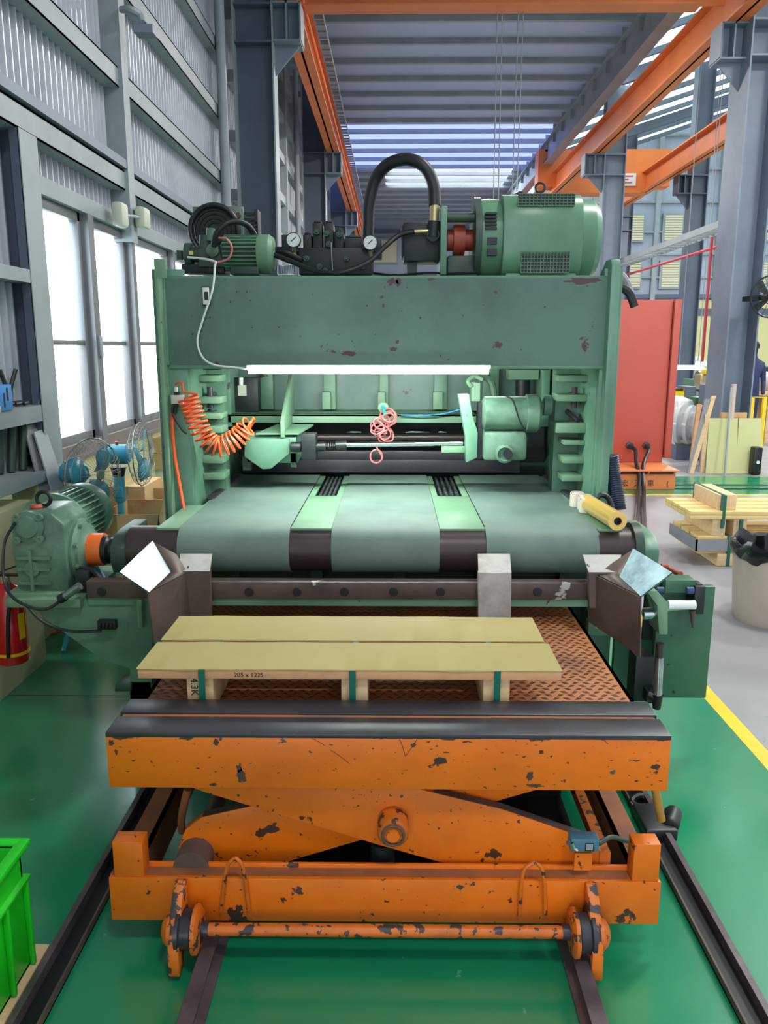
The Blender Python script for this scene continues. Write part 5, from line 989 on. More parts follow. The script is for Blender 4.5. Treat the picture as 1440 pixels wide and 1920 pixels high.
# things on the ledges
t = thing('blue_box', PX(10, 765, -2.05), 'blue carton with flashlight picture on the upper left wall girt', 'box')
q = PX(20, 745, -2.04); y0 = 3.95; b = MB(); b.box(-2.06, -1.97, 4.0, 4.14, 1.332, 1.46); bb_ = b.build('carton', 'blue', t, 0.001)
b = MB(); b.box(-1.9695, -1.9685, 4.045, 4.06, 1.35, 1.42); b.box(-1.9695, -1.9685, 4.08, 4.1, 1.38, 1.445); b.build('flashlight_print', 'ink', bb_)
b = MB(); b.box(-2.09, -2.07, 3.9985, 3.9995, 1.36, 1.43); b.build('flashlight_print', 'ink', bb_)
tag(MB().box(-2.0, -1.93, 3.86, 3.93, 1.332, 1.365).build('wood_offcut', 'wood', None, 0.002), 'small pale wood offcut in front of the blue carton', 'offcut')
t = thing('clamp_tools', (-2.08, 4.35, 1.33), 'dark pliers standing in a heap of small tools beside the blue carton', 'tools')
b = MB(); b.tube([(-2.08, 4.3, 1.34), (-2.08, 4.32, 1.42), (-2.1, 4.3, 1.53)], 0.012); b.tube([(-2.08, 4.34, 1.34), (-2.08, 4.36, 1.42), (-2.06, 4.4, 1.53)], 0.012); b.build('plier_handles', 'black', t)
b = MB()
for k in range(5): b.cyl((-2.14 + k * 0.03, 4.25 + 0.03 * k, 1.345), (-2.05 + k * 0.01, 4.4, 1.35), 0.012, n=10)
b.build('metal_bits', 'steel_dk', t)
for x, y, z, an, m_, lab in ((-2.09, 4.45, 0.985, 0.16, 'grayp', 'taller grey steel flat leaning by the left wall, rear of two'), (-1.98, 4.42, 0.985, 0.2, 'gray_lt', 'shorter grey steel flat leaning by the left wall, front of two')):
    b = MB(); a = PX(48 if m_ == 'grayp' else 66, 792 if m_ == 'grayp' else 806, x); 
    p = [PX(45, 795, -2.03), PX(75, 790, -2.03), PX(105, 915, -1.9), PX(78, 925, -1.9)] if m_ == 'grayp' else [PX(64, 810, -1.99), PX(86, 803, -1.99), PX(120, 918, -1.85), PX(98, 920, -1.85)]
    n_ = (p[1] - p[0]).cross(p[3] - p[0]).normalized(); p[2] = p[2] - n_ * (p[2] - p[0]).dot(n_)
    tag(b.plate(p, 0.008).build('steel_flat', m_), lab, 'steel flat')
b = MB()
for k in range(4): b.cyl((-2.12 + 0.03 * k, 4.1 + 0.07 * k, 0.99), (-2.12 + 0.03 * k, 4.16 + 0.07 * k, 1.25), 0.022, n=12)
tag(b.build('rod_bundle', 'green_dk'), 'short dark rods leaning in the recess behind the grey steel flats', 'rods')
# electric pedestal fans
def fan(base, zh, ang, lab, tilt=0.0):
    t = thing('pedestal_fan', (base[0], base[1], 0), lab, 'fan'); h = Vector((base[0], base[1], zh)); d = Vector((math.sin(ang), -math.cos(ang), tilt)).normalized()
    MB().cyl((base[0], base[1], 0.35), (base[0], base[1], zh - 0.3), 0.022).build('pole', 'blue_fan', t)
    b = MB(); b.cyl((base[0], base[1], zh - 0.3), (base[0], base[1], zh - 0.13), 0.035); b.box(base[0] - 0.03, base[0] + 0.03, base[1] - 0.045, base[1] - 0.03, zh - 0.27, zh - 0.2); b.build('control_neck', 'blue_fan', t, 0.004)
    b = MB(); b.cyl((base[0], base[1], zh - 0.16), (base[0], base[1], zh - 0.08), 0.03, 0.05); b.build('tilt_joint', 'dark', t)
    c = MB(); c.cyl((base[0], base[1], 0.3), (base[0], base[1], 0.4), 0.045); c.build('leg_clamp', 'blue_fan', t)
    for k in range(3):
        an = k * 2.094 + 0.5; u = Vector((math.cos(an), math.sin(an), 0)); MB().tube([Vector((base[0], base[1], 0.36)) + u * 0.03, Vector((base[0], base[1], 0.2)) + u * 0.12, Vector((base[0], base[1], 0.012)) + u * 0.3], 0.013).build('leg', 'blue_fan', t)
    MB().lathe(h, d, [(-0.06, 0.04), (-0.04, 0.062), (0.06, 0.062), (0.08, 0.045)], 28).build('motor_housing', 'blue_fan', t)
    MB().cyl(h + Vector((0, 0, 0.055)), h + Vector((0, 0, 0.08)), 0.01).build('knob', 'red_coupling', t)
    u = d.orthogonal().normalized(); v = d.cross(u); c0 = h + d * 0.15
    b = MB(); R_ = 0.2
    for rr_, dd in ((R_, 0), (0.14, 0.05), (0.14, -0.05), (0.185, 0.03), (0.185, -0.03)): b.tube([c0 + d * dd + (u * math.cos(a) + v * math.sin(a)) * rr_ for a in [k * math.pi / 12 for k in range(24)]], 0.004 if dd == 0 else 0.0016, 6, closed=True, sub=1)
    for k in range(40):
        a = k * math.pi / 20; e = u * math.cos(a) + v * math.sin(a); b.tube([c0 + d * 0.06 + e * 0.03, c0 + d * 0.055 + e * 0.13, c0 + d * 0.03 + e * 0.185, c0 + e * R_, c0 - d * 0.03 + e * 0.185, c0 - d * 0.055 + e * 0.12], 0.0011, 4, sub=1)
    b.build('wire_guard', 'fan_wire', t)
    MB().lathe(c0 + d * 0.055, d, [(0, 0.03), (0.008, 0.025)], 24).build('hub_badge', 'fan_wire', t)
    for k in range(3):
        a = k * 2.094; b = MB(); vs = []; n = 8
        for i in range(n + 1):
            r_ = 0.03 + 0.15 * i / n; w_ = 0.25 + 0.45 * math.sin(math.pi * min(1, i / n * 0.9 + 0.1))
            for s_ in (-1, 1): aa = a + s_ * w_; vs.append(c0 + (u * math.cos(aa) + v * math.sin(aa)) * r_ + d * (0.018 * s_))
        b.add(vs, [(2 * i, 2 * i + 1, 2 * i + 3, 2 * i + 2) for i in range(n)]); bl = b.build('fan_blade', 'blue_fan', t)
        so = bl.modifiers.new('s', 'SOLIDIFY'); so.thickness = 0.002
    return t
q = P(232, 852, 5.0); fan((P(222, 880, 5.0).x, 5.0), q.z, 1.62, 'blue pedestal fan in front, its wire guard turned edge-on to the right')
q = P(148, 886, 4.42); fan((P(136, 886, 4.42).x, 4.42), q.z, 1.15, 'blue pedestal fan nearer the window, its wire guard facing the camera')
# cartons
def carton(px0, px1, pyt, pyb, Y, d, m, lab, open_=False, tape=True):
    a = P(px0, pyb, Y); c = P(px1, pyb, Y); zt = P(px0, pyt, Y).z; zb = max(a.z, 0)
    t = thing('carton', ((a.x + c.x) / 2, Y + d / 2, zb), lab, 'carton')
    b = MB()
    if open_:
        for q in ((a.x, a.x + 0.006, Y, Y + d), (c.x - 0.006, c.x, Y, Y + d), (a.x, c.x, Y, Y + 0.006), (a.x, c.x, Y + d - 0.006, Y + d)): b.box(*q, zb, zt)
        b.box(a.x, c.x, Y, Y + d, zb, zb + 0.006)
    else: b.box(a.x, c.x, Y, Y + d, zb, zt)
    b.build('box_body', m, t)
    if open_:
        b = MB(); b.plate([(c.x, Y, zt), (c.x, Y + d, zt), (c.x + 0.1, Y + d, zt + 0.05), (c.x + 0.1, Y, zt + 0.05)], 0.005); b.build('flap', 'card', t)
    elif tape:
        b = MB(); b.box((a.x + c.x) / 2 - 0.025, (a.x + c.x) / 2 + 0.025, Y - 0.001, Y + d + 0.001, zt - 0.05, zt + 0.001); b.build('tape', 'brass', t)
    return t
carton(200, 275, 912, 985, 5.3, 0.4, 'card', 'brown carton behind the front fan pole')
carton(282, 316, 915, 975, 5.5, 0.5, 'card_print', 'carton with red print beside the left upright', True)
carton(275, 305, 850, 880, 6.6, 0.4, 'card', 'small brown carton, lower of two stacked by the window')
carton(287, 309, 822, 849, 6.6, 0.3, 'card', 'small brown carton, upper of two stacked by the window')
t = thing('open_carton', (-1.55, 5.0, 0), 'large open cream carton with red printing behind the gearmotor', 'carton')
b = MB(); x0, x1, y0, y1, zz = -1.82, -1.25, 4.75, 5.25, 0.62
x0, x1 = P(190, 1000, 4.75).x, P(300, 1000, 4.75).x; zz = P(250, 965, 4.75).z
for q in ((x0, x0 + 0.006, y0, y1), (x1 - 0.006, x1, y0, y1), (x0, x1, y0, y0 + 0.006), (x0, x1, y1 - 0.006, y1)): b.box(*q, 0.12, zz)
b.box(x0, x1, y0, y1, 0.12, 0.126); b.build('box_body', 'card_print', t)
b = MB(); b.plate([(x0 + 0.1, y0, zz), (x1, y0, zz), (x1 - 0.03, y0 - 0.06, zz - 0.16), (x0 + 0.12, y0 - 0.06, zz - 0.16)], 0.004); b.plate([(x1, y0, zz), (x1, y1, zz), (x1 + 0.02, y1, zz + 0.14), (x1 + 0.02, y0 + 0.1, zz + 0.14)], 0.004); b.build('flap', 'card', t)
b = MB(); b.plate([(x0 + 0.12, y0 - 0.065, zz - 0.165), (x1 - 0.12, y0 - 0.065, zz - 0.165), (x1 - 0.02, y0 - 0.02, zz - 0.34), (x0 + 0.05, y0 - 0.02, zz - 0.34)], 0.004); b.build('red_print_flap', 'red_coupling', t)
tag(MB().box(x0 - 0.1, x1 + 0.1, 4.7, 5.4, 0, 0.12).build('wooden_pallet', 'wood', None, 0.004), 'low wooden pallet under the open carton', 'pallet')
tag(MB().tube([PZ(90, 1190, 0.01), PZ(108, 1184, 0.01), PZ(118, 1178, 0.01)], 0.006).build('floor_hose', 'hose_or'), 'short end of orange hose on the green floor by the extinguisher', 'hose')
tag(MB().tube([P(182, 1062, 3.3), P(190, 1078, 3.2), P(198, 1095, 3.1)], 0.012).build('blue_hose', 'blue_fan'), 'short blue hose dropping below the orange coupling', 'hose')
# ================================================================== right side
t = thing('electric_cabinet', (3.0, 10.2, 0.24), 'tall salmon-red electrical cabinet standing on the orange trolley', 'cabinet')
x1 = P(1253, 700, 9.9).x; x0 = x1 - 0.95; z1 = P(1200, 562, 9.9).z
MB().box(x0, x1, 9.9, 10.45, 0.242, z1).build('cabinet_body', 'cab_red', t, 0.005)
b = MB(); b.box(x1 + 0.012, x1 + 0.09, 9.86, 10.47, 0.3, z1 + 0.0); b.build('side_door', 'cab_red', t, 0.004); MB().box(x1, x1 + 0.012, 9.95, 10.4, 0.3, z1 - 0.02).build('door_gap', 'black', t)
for px in (1181, 1212): q = P(px, 836, 9.88); MB().lathe((q.x, 9.9, q.z), (0, -1, 0), [(0, 0.045), (0.03, 0.045), (0.035, 0.03), (0.08, 0.03)], 18).build('cable_socket', 'steel_dk', t)
t = thing('rail_trolley', (2.6, 9.9, 0), 'orange flat trolley with black Chinese lettering under the red cabinet', 'trolley')
xr = P(1271, 900, 9.3).x; ztp = 0.24; x0 = 1.6
MB().box(x0, xr, 9.25, 10.55, ztp - 0.015, ztp).build('deck', 'plat_or', t, 0.002)
f = MB().box(x0, xr - 0.03, 9.3, 10.5, 0.005, ztp - 0.055).build('frame', 'plat_or', t, 0.003)
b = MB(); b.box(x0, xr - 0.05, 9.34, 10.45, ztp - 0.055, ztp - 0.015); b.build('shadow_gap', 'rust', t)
b = MB()
for px in (1158, 1215, 1264): q = P(px, 885, 9.28); b.prism([(9.27, ztp - 0.015), (9.32, ztp - 0.015), (9.32, ztp - 0.09)], 'x', q.x, q.x + 0.02)
b.build('gusset', 'plat_or', t)
for ch, px in (('\u6a5f', 1150), ('\u5b8f', 1172), ('\u5929', 1196), ('\u8eca', 1220), ('(', 1252)):
    q = P(px, 907, 9.29); text(ch, 0.085, (q.x, 9.296, q.z), FR, 'ink', f)
for px, dx, lab in ((1181, -0.02, 'left black power cable drooping from the red cabinet to the floor'), (1212, 0.02, 'right black power cable drooping from the red cabinet to the floor')):
    s_ = P(px, 838, 9.8); m_ = P(1202, 893, 9.2); 
    pts = [s_, s_ + Vector((0.04 if px < 1200 else 0.0, -0.1, -0.03)), P(1193 if px < 1200 else 1207, 868, 9.5), m_ + Vector((dx, 0, 0)), P(1202, 920, 8.9) + Vector((dx * 1.5, 0, 0.0)), PZ(1201, 950, 0.03) + Vector((dx * 1.5, 0, 0)), PZ(1199, 1000, 0.03) + Vector((dx * 2, 0, 0)), PZ(1196, 1060, 0.03) + Vector((dx, 0, 0))]
    for p_ in pts: p_.z = max(p_.z, 0.03)
    tag(MB().tube(pts, 0.024, 10).build('power_cable', 'black'), lab, 'cable')
# bin
t = thing('waste_bin', (2.36, 4.72, 0), 'tall tan waste bin lined with a black bag at the right edge', 'bin')
cx, cy = 2.36, 4.75; MB().lathe((cx, cy, 0), (0, 0, 1), [(0, 0.235), (0.03, 0.245), (0.46, 0.275), (0.47, 0.27), (0.05, 0.23)], 48).build('drum', 'drum', t)
b = MB(); n = 48; rows = [(0.275, 0.40), (0.293, 0.43), (0.292, 0.475), (0.27, 0.495), (0.255, 0.47), (0.235, 0.3), (0.2, 0.1)]
vs = []
for j, (r_, z_) in enumerate(rows):
    for i in range(n): a = 2 * math.pi * i / n; w_ = noise.noise((math.cos(a) * 3, math.sin(a) * 3, j * 0.4)); vs.append((cx + (r_ + 0.012 * w_) * math.cos(a), cy + (r_ + 0.012 * w_) * math.sin(a), z_ + (0.05 * w_ if j < 4 else 0)))
b.add(vs, [(j * n + i, j * n + (i + 1) % n, (j + 1) * n + (i + 1) % n, (j + 1) * n + i) for j in range(len(rows) - 1) for i in range(n)]); b.build('bag_liner', 'bag', t)
# stacked wooden skids on the concrete
q = PZ(1320, 1062, 0); X0, Y0 = PZ(1330, 1058, 0).x, 5.95
t = thing('wooden_skid', (X0 + 0.5, Y0 + 0.3, 0), 'wooden skid with grey sheet wrapped round its end, lower of two stacked by the bin', 'skid')
for k, x in enumerate((X0 + 0.03, X0 + 0.85)): MB().box(x, x + 0.12, Y0, Y0 + 0.6, 0.003, 0.1).build('timber_block', 'wood', t, 0.003)
for k in range(3): MB().box(X0 - 0.12, X0 + 1.2, Y0 + 0.02 + k * 0.2, Y0 + 0.19 + k * 0.2, 0.1, 0.13).build('board', 'wood_y', t, 0.002)
for k in range(3): MB().box(X0 - 0.12, X0 + 1.2, Y0 + 0.02 + k * 0.2, Y0 + 0.19 + k * 0.2, 0.205, 0.235).build('board', 'wood_y', t, 0.002)
b = MB(); b.box(X0 - 0.14, X0 + 1.2, Y0 + 0.0, Y0 + 0.012, 0.12, 0.21); b.box(X0 - 0.14, X0 - 0.128, Y0, Y0 + 0.6, 0.12, 0.21); b.build('gray_wrap', 'grayp', t)
MB().box(X0 + 0.1, X0 + 0.125, Y0 - 0.004, Y0 + 0.604, 0.003, 0.24).build('strap', 'strap', t)
t = thing('wooden_skid', (X0 + 0.5, Y0 + 0.3, 0.236), 'plain wooden skid with upright timber blocks, upper of two stacked by the bin', 'skid')
for x in (X0 - 0.02, X0 + 0.14, X0 + 0.9): MB().box(x, x + 0.1, Y0 + 0.02, Y0 + 0.6, 0.237, 0.37).build('timber_block', 'wood', t, 0.003)
for k in range(4): MB().box(X0 - 0.2, X0 + 1.2, Y0 + k * 0.15, Y0 + 0.12 + k * 0.15, 0.37, 0.4).build('board', 'wood_y', t, 0.002)
for k in range(4): MB().box(X0 - 0.2, X0 + 1.2, Y0 + k * 0.15, Y0 + 0.12 + k * 0.15, 0.402, 0.43).build('board', 'wood_y', t, 0.002)
for x in (X0 + 0.02, X0 + 0.9): MB().box(x, x + 0.14, Y0 + 0.05, Y0 + 0.55, 0.43, 0.55).build('timber_block', 'wood', t, 0.003)
for x in (X0 + 0.04, X0 + 0.18): MB().box(x, x + 0.022, Y0 - 0.004, Y0 + 0.62, 0.24 if x > X0 + 0.1 else 0.3, 0.37 if x > X0 + 0.1 else 0.553).build('strap', 'strap', t)
# yellow boards, timbers, reel near the right column
def slab(px0, px1, pyt, pyb, Y, th, m, nm, lab, cat_, lean=0.3, top=None):
    a, c = PZ(px0, pyb, 0), PZ(px1, pyb, 0); Yb_ = min(a.y, 10.55); lean = min(lean, 0.12); zt = P((px0 + px1) / 2, pyt, Yb_ + lean).z; ta = P(top[0] if top else px0, pyt, Yb_ + lean); tc = P(top[1] if top else px1, pyt, Yb_ + lean)
    return tag(MB().plate([Vector((a.x, Yb_, 0.002)), Vector((c.x, Yb_, 0.002)), Vector((tc.x, Yb_ + lean, zt)), Vector((ta.x, Yb_ + lean, zt))], th).build(nm, m), lab, cat_)
M['board_y'] = mat('yellow_green_board', (196, 192, 138), 0.6)
slab(1318, 1374, 784, 886, 10.2, -0.02, 'board_y', 'panel_board', 'yellow-green board leaning on the big column, left of the pair', 'board', 0.25, (1330, 1384))
slab(1375, 1424, 784, 887, 10.2, -0.02, 'board_y', 'panel_board', 'yellow-green board leaning on the big column, right of the pair', 'board', 0.22, (1386, 1428))
slab(1283, 1291, 742, 884, 10.2, -0.04, 'wood', 'timber', 'bright pine timber leaning steeply toward the column', 'timber', 0.5, (1335, 1343))
slab(1270, 1280, 748, 880, 10.2, -0.04, 'grayp', 'timber', 'grey weathered timber leaning between two others by the column', 'timber', 0.5, (1322, 1332))
slab(1268, 1274, 757, 878, 10.2, -0.04, 'mdf', 'timber', 'brown timber leaning farthest left by the clear reel', 'timber', 0.5, (1308, 1316))
q = PZ(1310, 884, 0); tag(MB().box(q.x - 0.02, q.x + 0.03, 10.62, 10.66, 0.0, 0.78).build('plank', 'wood', None), 'narrow pale plank standing behind the leaning pine timber', 'plank')
yb = 10.75
for px, w_, pt, m_, lab in ((1371, 9, 720, 'pink', 'pinkish cardboard tube standing behind the yellow boards'),):
    M['pink'] = mat('pinkish_card', (206, 180, 172), 0.6); a = P(px, 780, 10.7); tag(MB().cyl((a.x, 10.7, 0.0), (a.x, 10.7, P(px, pt, 10.7).z), 0.035).build('cardboard_tube', 'pink'), lab, 'tube')
a = P(1385, 800, 10.2); tag(MB().cyl((a.x - 0.08, 10.3, 0), (a.x + 0.03, 10.6, P(1388, 730, 10.2).z), 0.014).build('metal_pole', 'gray_lt'), 'thin metal pole leaning in front of the big right column', 'pole')
q = P(1355, 778, 10.7); b = MB(); b.box(q.x - 0.02, q.x + 0.32, 10.69, 10.75, q.z - 0.04, q.z + 0.03); b.box(q.x + 0.05, q.x + 0.09, 10.7, 10.74, 0, q.z - 0.04); b.box(q.x + 0.25, q.x + 0.29, 10.7, 10.74, 0, q.z - 0.04); tag(b.build('timber_rest', 'mdf', None, 0.003), 'low timber rest just behind the top edge of the yellow boards', 'timber')
q = PZ(1415, 890, 0); t = thing('floor_machine', (q.x, q.y, 0), 'narrow black upright machine on the floor right of the yellow boards', 'machine')
MB().box(q.x - 0.05, q.x + 0.06, q.y - 0.05, q.y + 0.1, 0.002, P(1415, 838, q.y).z).build('body', 'black', t, 0.02); MB().lathe((q.x + 0.005, q.y - 0.055, 0.17), (0, -1, 0), [(-0.01, 0.022), (0.004, 0.022)], 16).build('white_badge', 'white', t)
# clear plastic reel
t = thing('plastic_reel', (P(1298, 820, 12).x, 12.0, 0), 'large ribbed clear plastic reel standing behind the leaning timbers', 'reel')
q = P(1300, 815, 12.0); c0 = Vector((P(1290, 795, 12).x, 12.0, 0.5)); d = Vector((0.75, -0.6, 0)).normalized()
MB().box(c0.x - 0.2, c0.x + 0.2, 11.85, 12.15, 0, 0.22).build('stand', 'gray_dk', t)
for k, r_ in enumerate((0.31, 0.3, 0.31)): MB().lathe(c0 + d * (-0.12 + 0.14 * k), d, [(0, r_ - 0.03), (0.0, r_), (0.05, r_), (0.05, r_ - 0.03)], 48).build('flange_ring', 'clear', t)
MB().lathe(c0, d, [(-0.1, 0.22), (0.19, 0.22)], 40).build('hub', 'filmw' if False else 'clear', t)
q = P(1266, 775, 13.5); tag(MB().lathe((q.x, 13.5, 0.1), (0, 0, 1), [(0, 0.36), (0.45, 0.36), (0.68, 0.26), (0.75, 0.08)], 32).build('wrapped_bundle', 'clear'), 'plastic-wrapped grey bundle just right of the red cabinet', 'bundle')
# ------------------------------------------------------------------ workshop clutter far right
def blob(nm, px0, px1, py0, py1, Y, m, lab, cat_, d=0.5, gr=False, bev=0.01):
    a = P(px0, py1, Y); c = P(px1, py1, Y); zt = P(px0, py0, Y).z
    zb = 0.003 if gr else max(a.z, 0.003)
    t = thing(nm, ((a.x + c.x) / 2, Y, zb), lab, cat_)
    MB().box(a.x, c.x, Y, Y + d, zb, zt).build('body', m, t, bev); return t, a.x, c.x, zb, zt
t, x0, x1, z0, z1 = blob('lathe_machine', 1298, 1340, 712, 752, 16, 'motor_green', 'green lathe-like machine beneath the far tube lights', 'machine', 0.6, True)
MB().lathe(((x0 + x1) / 2, 15.9, z1), (1, 0, 0), [(-0.2, 0.18), (0.2, 0.18)], 20).build('headstock', 'gear_green', t); MB().box(x0 - 0.3, x0 + 0.2, 15.9, 16.2, z1 - 0.3, z1 - 0.22).build('work_table', 'gray_lt', t); MB().box(x0 - 0.2, x0 + 0.1, 15.9, 16.3, 0, z1 - 0.3).build('cabinet', 'green_dk', t)
t, x0, x1, z0, z1 = blob('press_machine', 1264, 1290, 728, 770, 18, 'gear_green', 'dark green machine partly hidden behind the red cabinet', 'machine', 0.6, True)
t, x0, x1, z0, z1 = blob('cabinet', 1284, 1302, 725, 775, 14.5, 'gray_dk', 'blue-grey cabinet in front of the far green machine', 'cabinet', 0.5, True)
t, x0, x1, z0, z1 = blob('basket', 1312, 1328, 702, 726, 14.8, 'brass', 'pale wire basket standing on the far machine', 'basket', 0.3)
t, x0, x1, z0, z1 = blob('basket', 1329, 1343, 701, 722, 14.8, 'pink_tube', 'pink-topped basket left of the big column', 'basket', 0.3)
t, x0, x1, z0, z1 = blob('electric_box', 1322, 1332, 692, 702, 14.7, 'yellow', 'small yellow box above the pale wire basket', 'box', 0.2)
t, x0, x1, z0, z1 = blob('storage_box', 1262, 1270, 676, 712, 22, 'white', 'white storage box high behind the red cabinet edge', 'box', 0.5, True)
t, x0, x1, z0, z1 = blob('storage_shelf', 1286, 1312, 676, 700, 24, 'grayp', 'grey loaded shelf against the far cream wall', 'shelf', 0.5, True)
for k in range(4): MB().box(x0 + k * 0.1, x0 + k * 0.1 + 0.08, 23.9, 24, z1, z1 + 0.12).build('shelf_item', 'offwhite', t)
t, x0, x1, z0, z1 = blob('tool_chest', 1303, 1322, 745, 762, 13.5, 'green_box', 'low green tool chest under the far machine', 'chest', 0.4, True)
t, x0, x1, z0, z1 = blob('dust_bin', 1325, 1342, 722, 775, 13.0, 'gray_dk', 'dark grey round-topped bin left of the big column foot', 'bin', 0.4, True)
b = MB(); a = P(1258, 728, 13.8); c = P(1282, 728, 13.8); zb = P(1270, 745, 13.8).z
for k in range(9): x = a.x + (c.x - a.x) * k / 8; b.box(x - 0.012, x + 0.012, 13.8, 13.83, 0.0, a.z)
b.box(a.x, c.x, 13.8, 13.84, a.z - 0.05, a.z); b.box(a.x, c.x, 13.8, 13.84, 0.3, 0.35); tag(b.build('safety_railing', 'yellow'), 'yellow slatted safety railing next to the red cabinet', 'railing')
b = MB(); a = P(1411, 745, 13); c = P(1434, 745, 13); b.tube([(a.x, 13, 0), (a.x, 13, a.z), (c.x, 13, a.z), (c.x, 13, 0)], 0.04, sub=1); b.tube([(a.x, 13, 0.45), (c.x, 13, 0.45)], 0.03, sub=1); tag(b.build('safety_railing', 'yellow'), 'yellow tubular barrier at the right frame edge', 'railing')
t, x0, x1, z0, z1 = blob('roll_stand', 1407, 1460, 735, 742, 14, 'wood', 'wooden stand carrying the big brown paper roll at the right edge', 'stand', 0.7)
for x in (x0 + 0.05, x1 - 0.15): MB().box(x, x + 0.1, 14.05, 14.6, 0, z0).build('leg', 'wood', t)
tag(MB().cyl(P(1409, 718, 14.4), P(1470, 718, 14.4), 0.2, n=32).build('paper_roll', 'drum'), 'big horizontal brown paper roll at the right frame edge', 'roll')
t, x0, x1, z0, z1 = blob('roof_canopy', 1406, 1470, 688, 698, 17, 'dark', 'dark canopy frame above the brown paper roll', 'canopy', 1.0)
MB().box(x0 + 0.03, x0 + 0.1, 17, 17.1, 0, z0).build('canopy_post', 'dark', t)
# person in dark blue by the column
t = thing('person', (P(1404, 760, 13.6).x, 13.6, 0), 'person in dark navy work clothes standing behind the big column, mostly hidden', 'person')
px_ = P(1402, 760, 13.6).x
def skin_body(pts, edges, rad, nm, m, par):
    me = bpy.data.meshes.new(nm); o_ = org(par); me.from_pydata([tuple(Vector(p) - o_) for p in pts], edges, []); o = bpy.data.objects.new(nm, me); C.objects.link(o); o.parent = par
    sk_ = o.modifiers.new('skin', 'SKIN'); sk_.use_smooth_shade = True
    for i, r_ in enumerate(rad): me.skin_vertices[0].data[i].radius = (r_, r_)
    me.skin_vertices[0].data[0].use_root = True; s_ = o.modifiers.new('sub', 'SUBSURF'); s_.levels = 1; s_.render_levels = 2; me.materials.append(M[m] if isinstance(m, str) else m); return o
X_ = px_; Yp = 13.6
skin_body([(X_, Yp, 0.92), (X_, Yp, 1.15), (X_, Yp, 1.38), (X_, Yp, 1.48), (X_, Yp - 0.01, 1.58), (X_, Yp - 0.01, 1.66), (X_ - 0.18, Yp, 1.36), (X_ - 0.22, Yp, 1.1), (X_ - 0.2, Yp - 0.08, 0.86), (X_ + 0.18, Yp, 1.36), (X_ + 0.22, Yp, 1.1), (X_ + 0.2, Yp - 0.08, 0.86), (X_ - 0.09, Yp, 0.8), (X_ - 0.1, Yp, 0.48), (X_ - 0.1, Yp + 0.03, 0.07), (X_ + 0.09, Yp, 0.8), (X_ + 0.1, Yp, 0.48), (X_ + 0.1, Yp + 0.03, 0.07), (X_ - 0.1, Yp - 0.14, 0.04), (X_ + 0.1, Yp - 0.14, 0.04)],
    [(0, 1), (1, 2), (2, 3), (3, 4), (4, 5), (2, 6), (6, 7), (7, 8), (2, 9), (9, 10), (10, 11), (0, 12), (12, 13), (13, 14), (0, 15), (15, 16), (16, 17), (14, 18), (17, 19)],
    [0.14, 0.13, 0.15, 0.06, 0.09, 0.08, 0.06, 0.045, 0.035, 0.06, 0.045, 0.035, 0.09, 0.06, 0.04, 0.09, 0.06, 0.04, 0.035, 0.035], 'body', mat('navy_clothes', (34, 44, 84), 0.7), t)
b = MB(); b.lathe((X_, Yp, 1.62), (0, 0, 1), [(0, 0.1), (0.06, 0.105), (0.12, 0.07), (0.13, 0.01)], 20); b.build('hair', 'black', t)
# far tube lights
for px0, px1, py, Y, lab in ((1304, 1347, 683, 15, 'far glowing tube light, right and higher of two behind the column'), (1268, 1320, 691, 14, 'far glowing tube light, left and lower of two by the red cabinet')):
    a, c = P(px0, py, Y), P(px1, py, Y); t = thing('tube_light', (a + c) / 2, lab, 'light')
    MB().cyl(a, c, 0.02).build('glowing_tube', 'far_light', t); b = MB(); b.box(a.x, c.x, Y, Y + 0.05, a.z + 0.015, a.z + 0.06); b.build('batten', 'white', t)
    b = MB(); b.box(a.x + 0.05, a.x + 0.06, Y + 0.02, Y + 0.03, a.z + 0.06, 7.25 + (a.x - 4.6) * 0.318); b.box(c.x - 0.06, c.x - 0.05, Y + 0.02, Y + 0.03, a.z + 0.06, 7.25 + (c.x - 4.6) * 0.318); b.build('hanger', 'grayp', t)
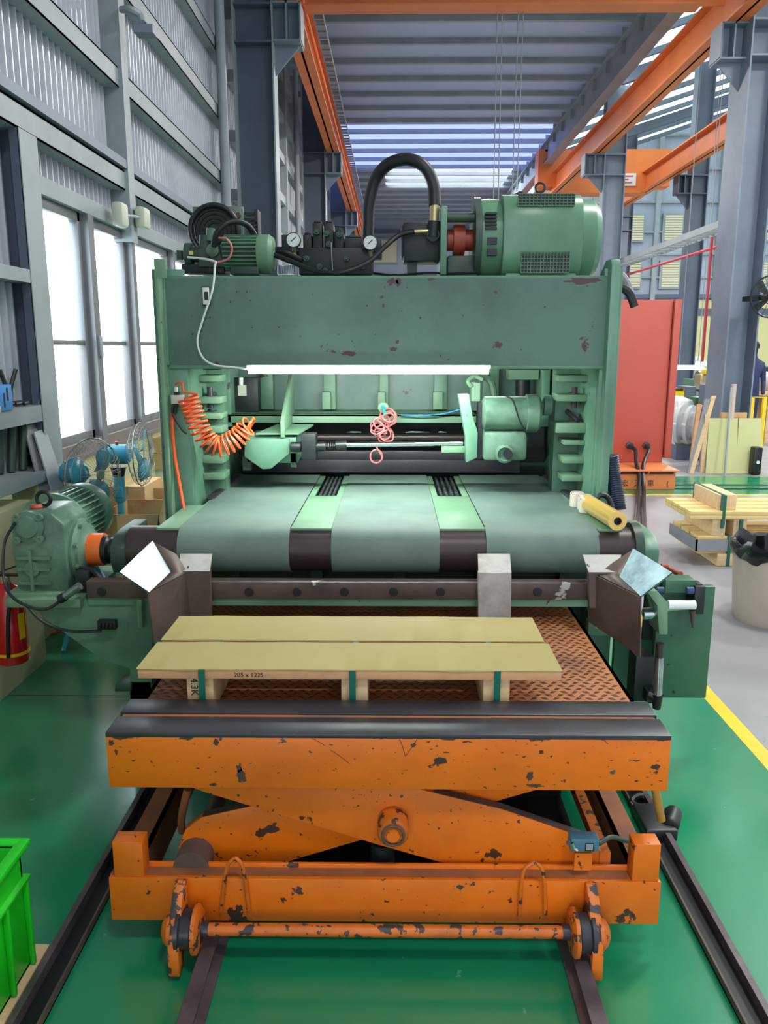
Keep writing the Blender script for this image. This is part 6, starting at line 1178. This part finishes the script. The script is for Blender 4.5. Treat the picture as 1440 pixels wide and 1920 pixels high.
# wall fan at the right edge
t = thing('wall_fan', P(1436, 555, 10.3), 'black framed industrial fan fixed to the big column at the right edge', 'fan')
q = P(1446, 556, 10.2)
b = MB()
for k in range(3): b.tube([q + Vector(((0.09 + 0.08 * k) * math.cos(a), 0, (0.09 + 0.08 * k) * math.sin(a))) for a in [j * math.pi / 10 for j in range(20)]], 0.012 if k == 2 else 0.004, 6, closed=True, sub=1)
for j in range(16): a = j * math.pi / 8; b.tube([q, q + Vector((0.25 * math.cos(a), 0, 0.25 * math.sin(a)))], 0.003, 4, sub=1)
b.build('guard', 'black', t)
for j in range(4):
    a = j * math.pi / 2 + 0.4; u = Vector((math.cos(a), 0, math.sin(a))); v = Vector((-math.sin(a), 0.4, math.cos(a))); MB().plate([q + u * 0.04 + Vector((0, 0.03, 0)), q + u * 0.22 + v * 0.02 + Vector((0, 0.03, 0)), q + u * 0.2 + v * 0.13 + Vector((0, 0.03, 0)), q + u * 0.05 + v * 0.05 + Vector((0, 0.03, 0))], 0.004).build('blade', 'black', t)
MB().lathe(q, (0, 1, 0), [(0, 0.04), (0.15, 0.06)], 16).build('motor', 'black', t)
b = MB(); b.box(q.x - 0.1, q.x + 0.05, 10.4, 10.8, q.z - 0.03, q.z + 0.03); b.box(q.x - 0.03, q.x + 0.03, 10.3, 10.45, q.z - 0.03, q.z + 0.03); b.build('arm', 'black', t)

a, c = P(1309, 727, 14.75), P(1346, 727, 14.75)
t = thing('work_bench', ((a.x + c.x) / 2, 14.75, 0), 'grey work bench under the far wire baskets', 'bench')
MB().box(a.x, c.x, 14.7, 15.15, a.z - 0.03, a.z).build('bench_top', 'gray_lt', t)
for x in (a.x + 0.02, c.x - 0.06):
    for y in (14.72, 15.1): MB().box(x, x + 0.04, y, y + 0.04, 0, a.z - 0.03).build('leg', 'gray_dk', t)

# ================================================================== groups of repeats
GR = {'steel_column': 'steel columns of the hall', 'crane_runway': 'orange crane runway beams', 'track_rail': 'inner track rails', 'floor_channel': 'outer floor channels', 'pressure_gauge': 'pressure gauges on the press', 'wrapped_roll': 'wrapped film rolls on the conveyor edge', 'pedestal_fan': 'blue pedestal fans', 'carton': 'cartons by the window', 'sheet_guide': 'bent sheet guides', 'discharge_pad': 'discharge pads on the cross bar', 'panel_board': 'yellow-green boards by the column', 'timber': 'timbers leaning by the column', 'hoist_rope': 'crane pendant ropes', 'downpipe': 'downpipes on the left wall', 'steel_flat': 'steel flats by the left wall', 'basket': 'baskets in the far workshop', 'safety_railing': 'yellow railings', 'wooden_skid': 'wooden skids'}
for o in bpy.data.objects:
    if o.parent is None and 'label' in o:
        k = o.name.split('.')[0]
        if k in GR: o['group'] = GR[k]
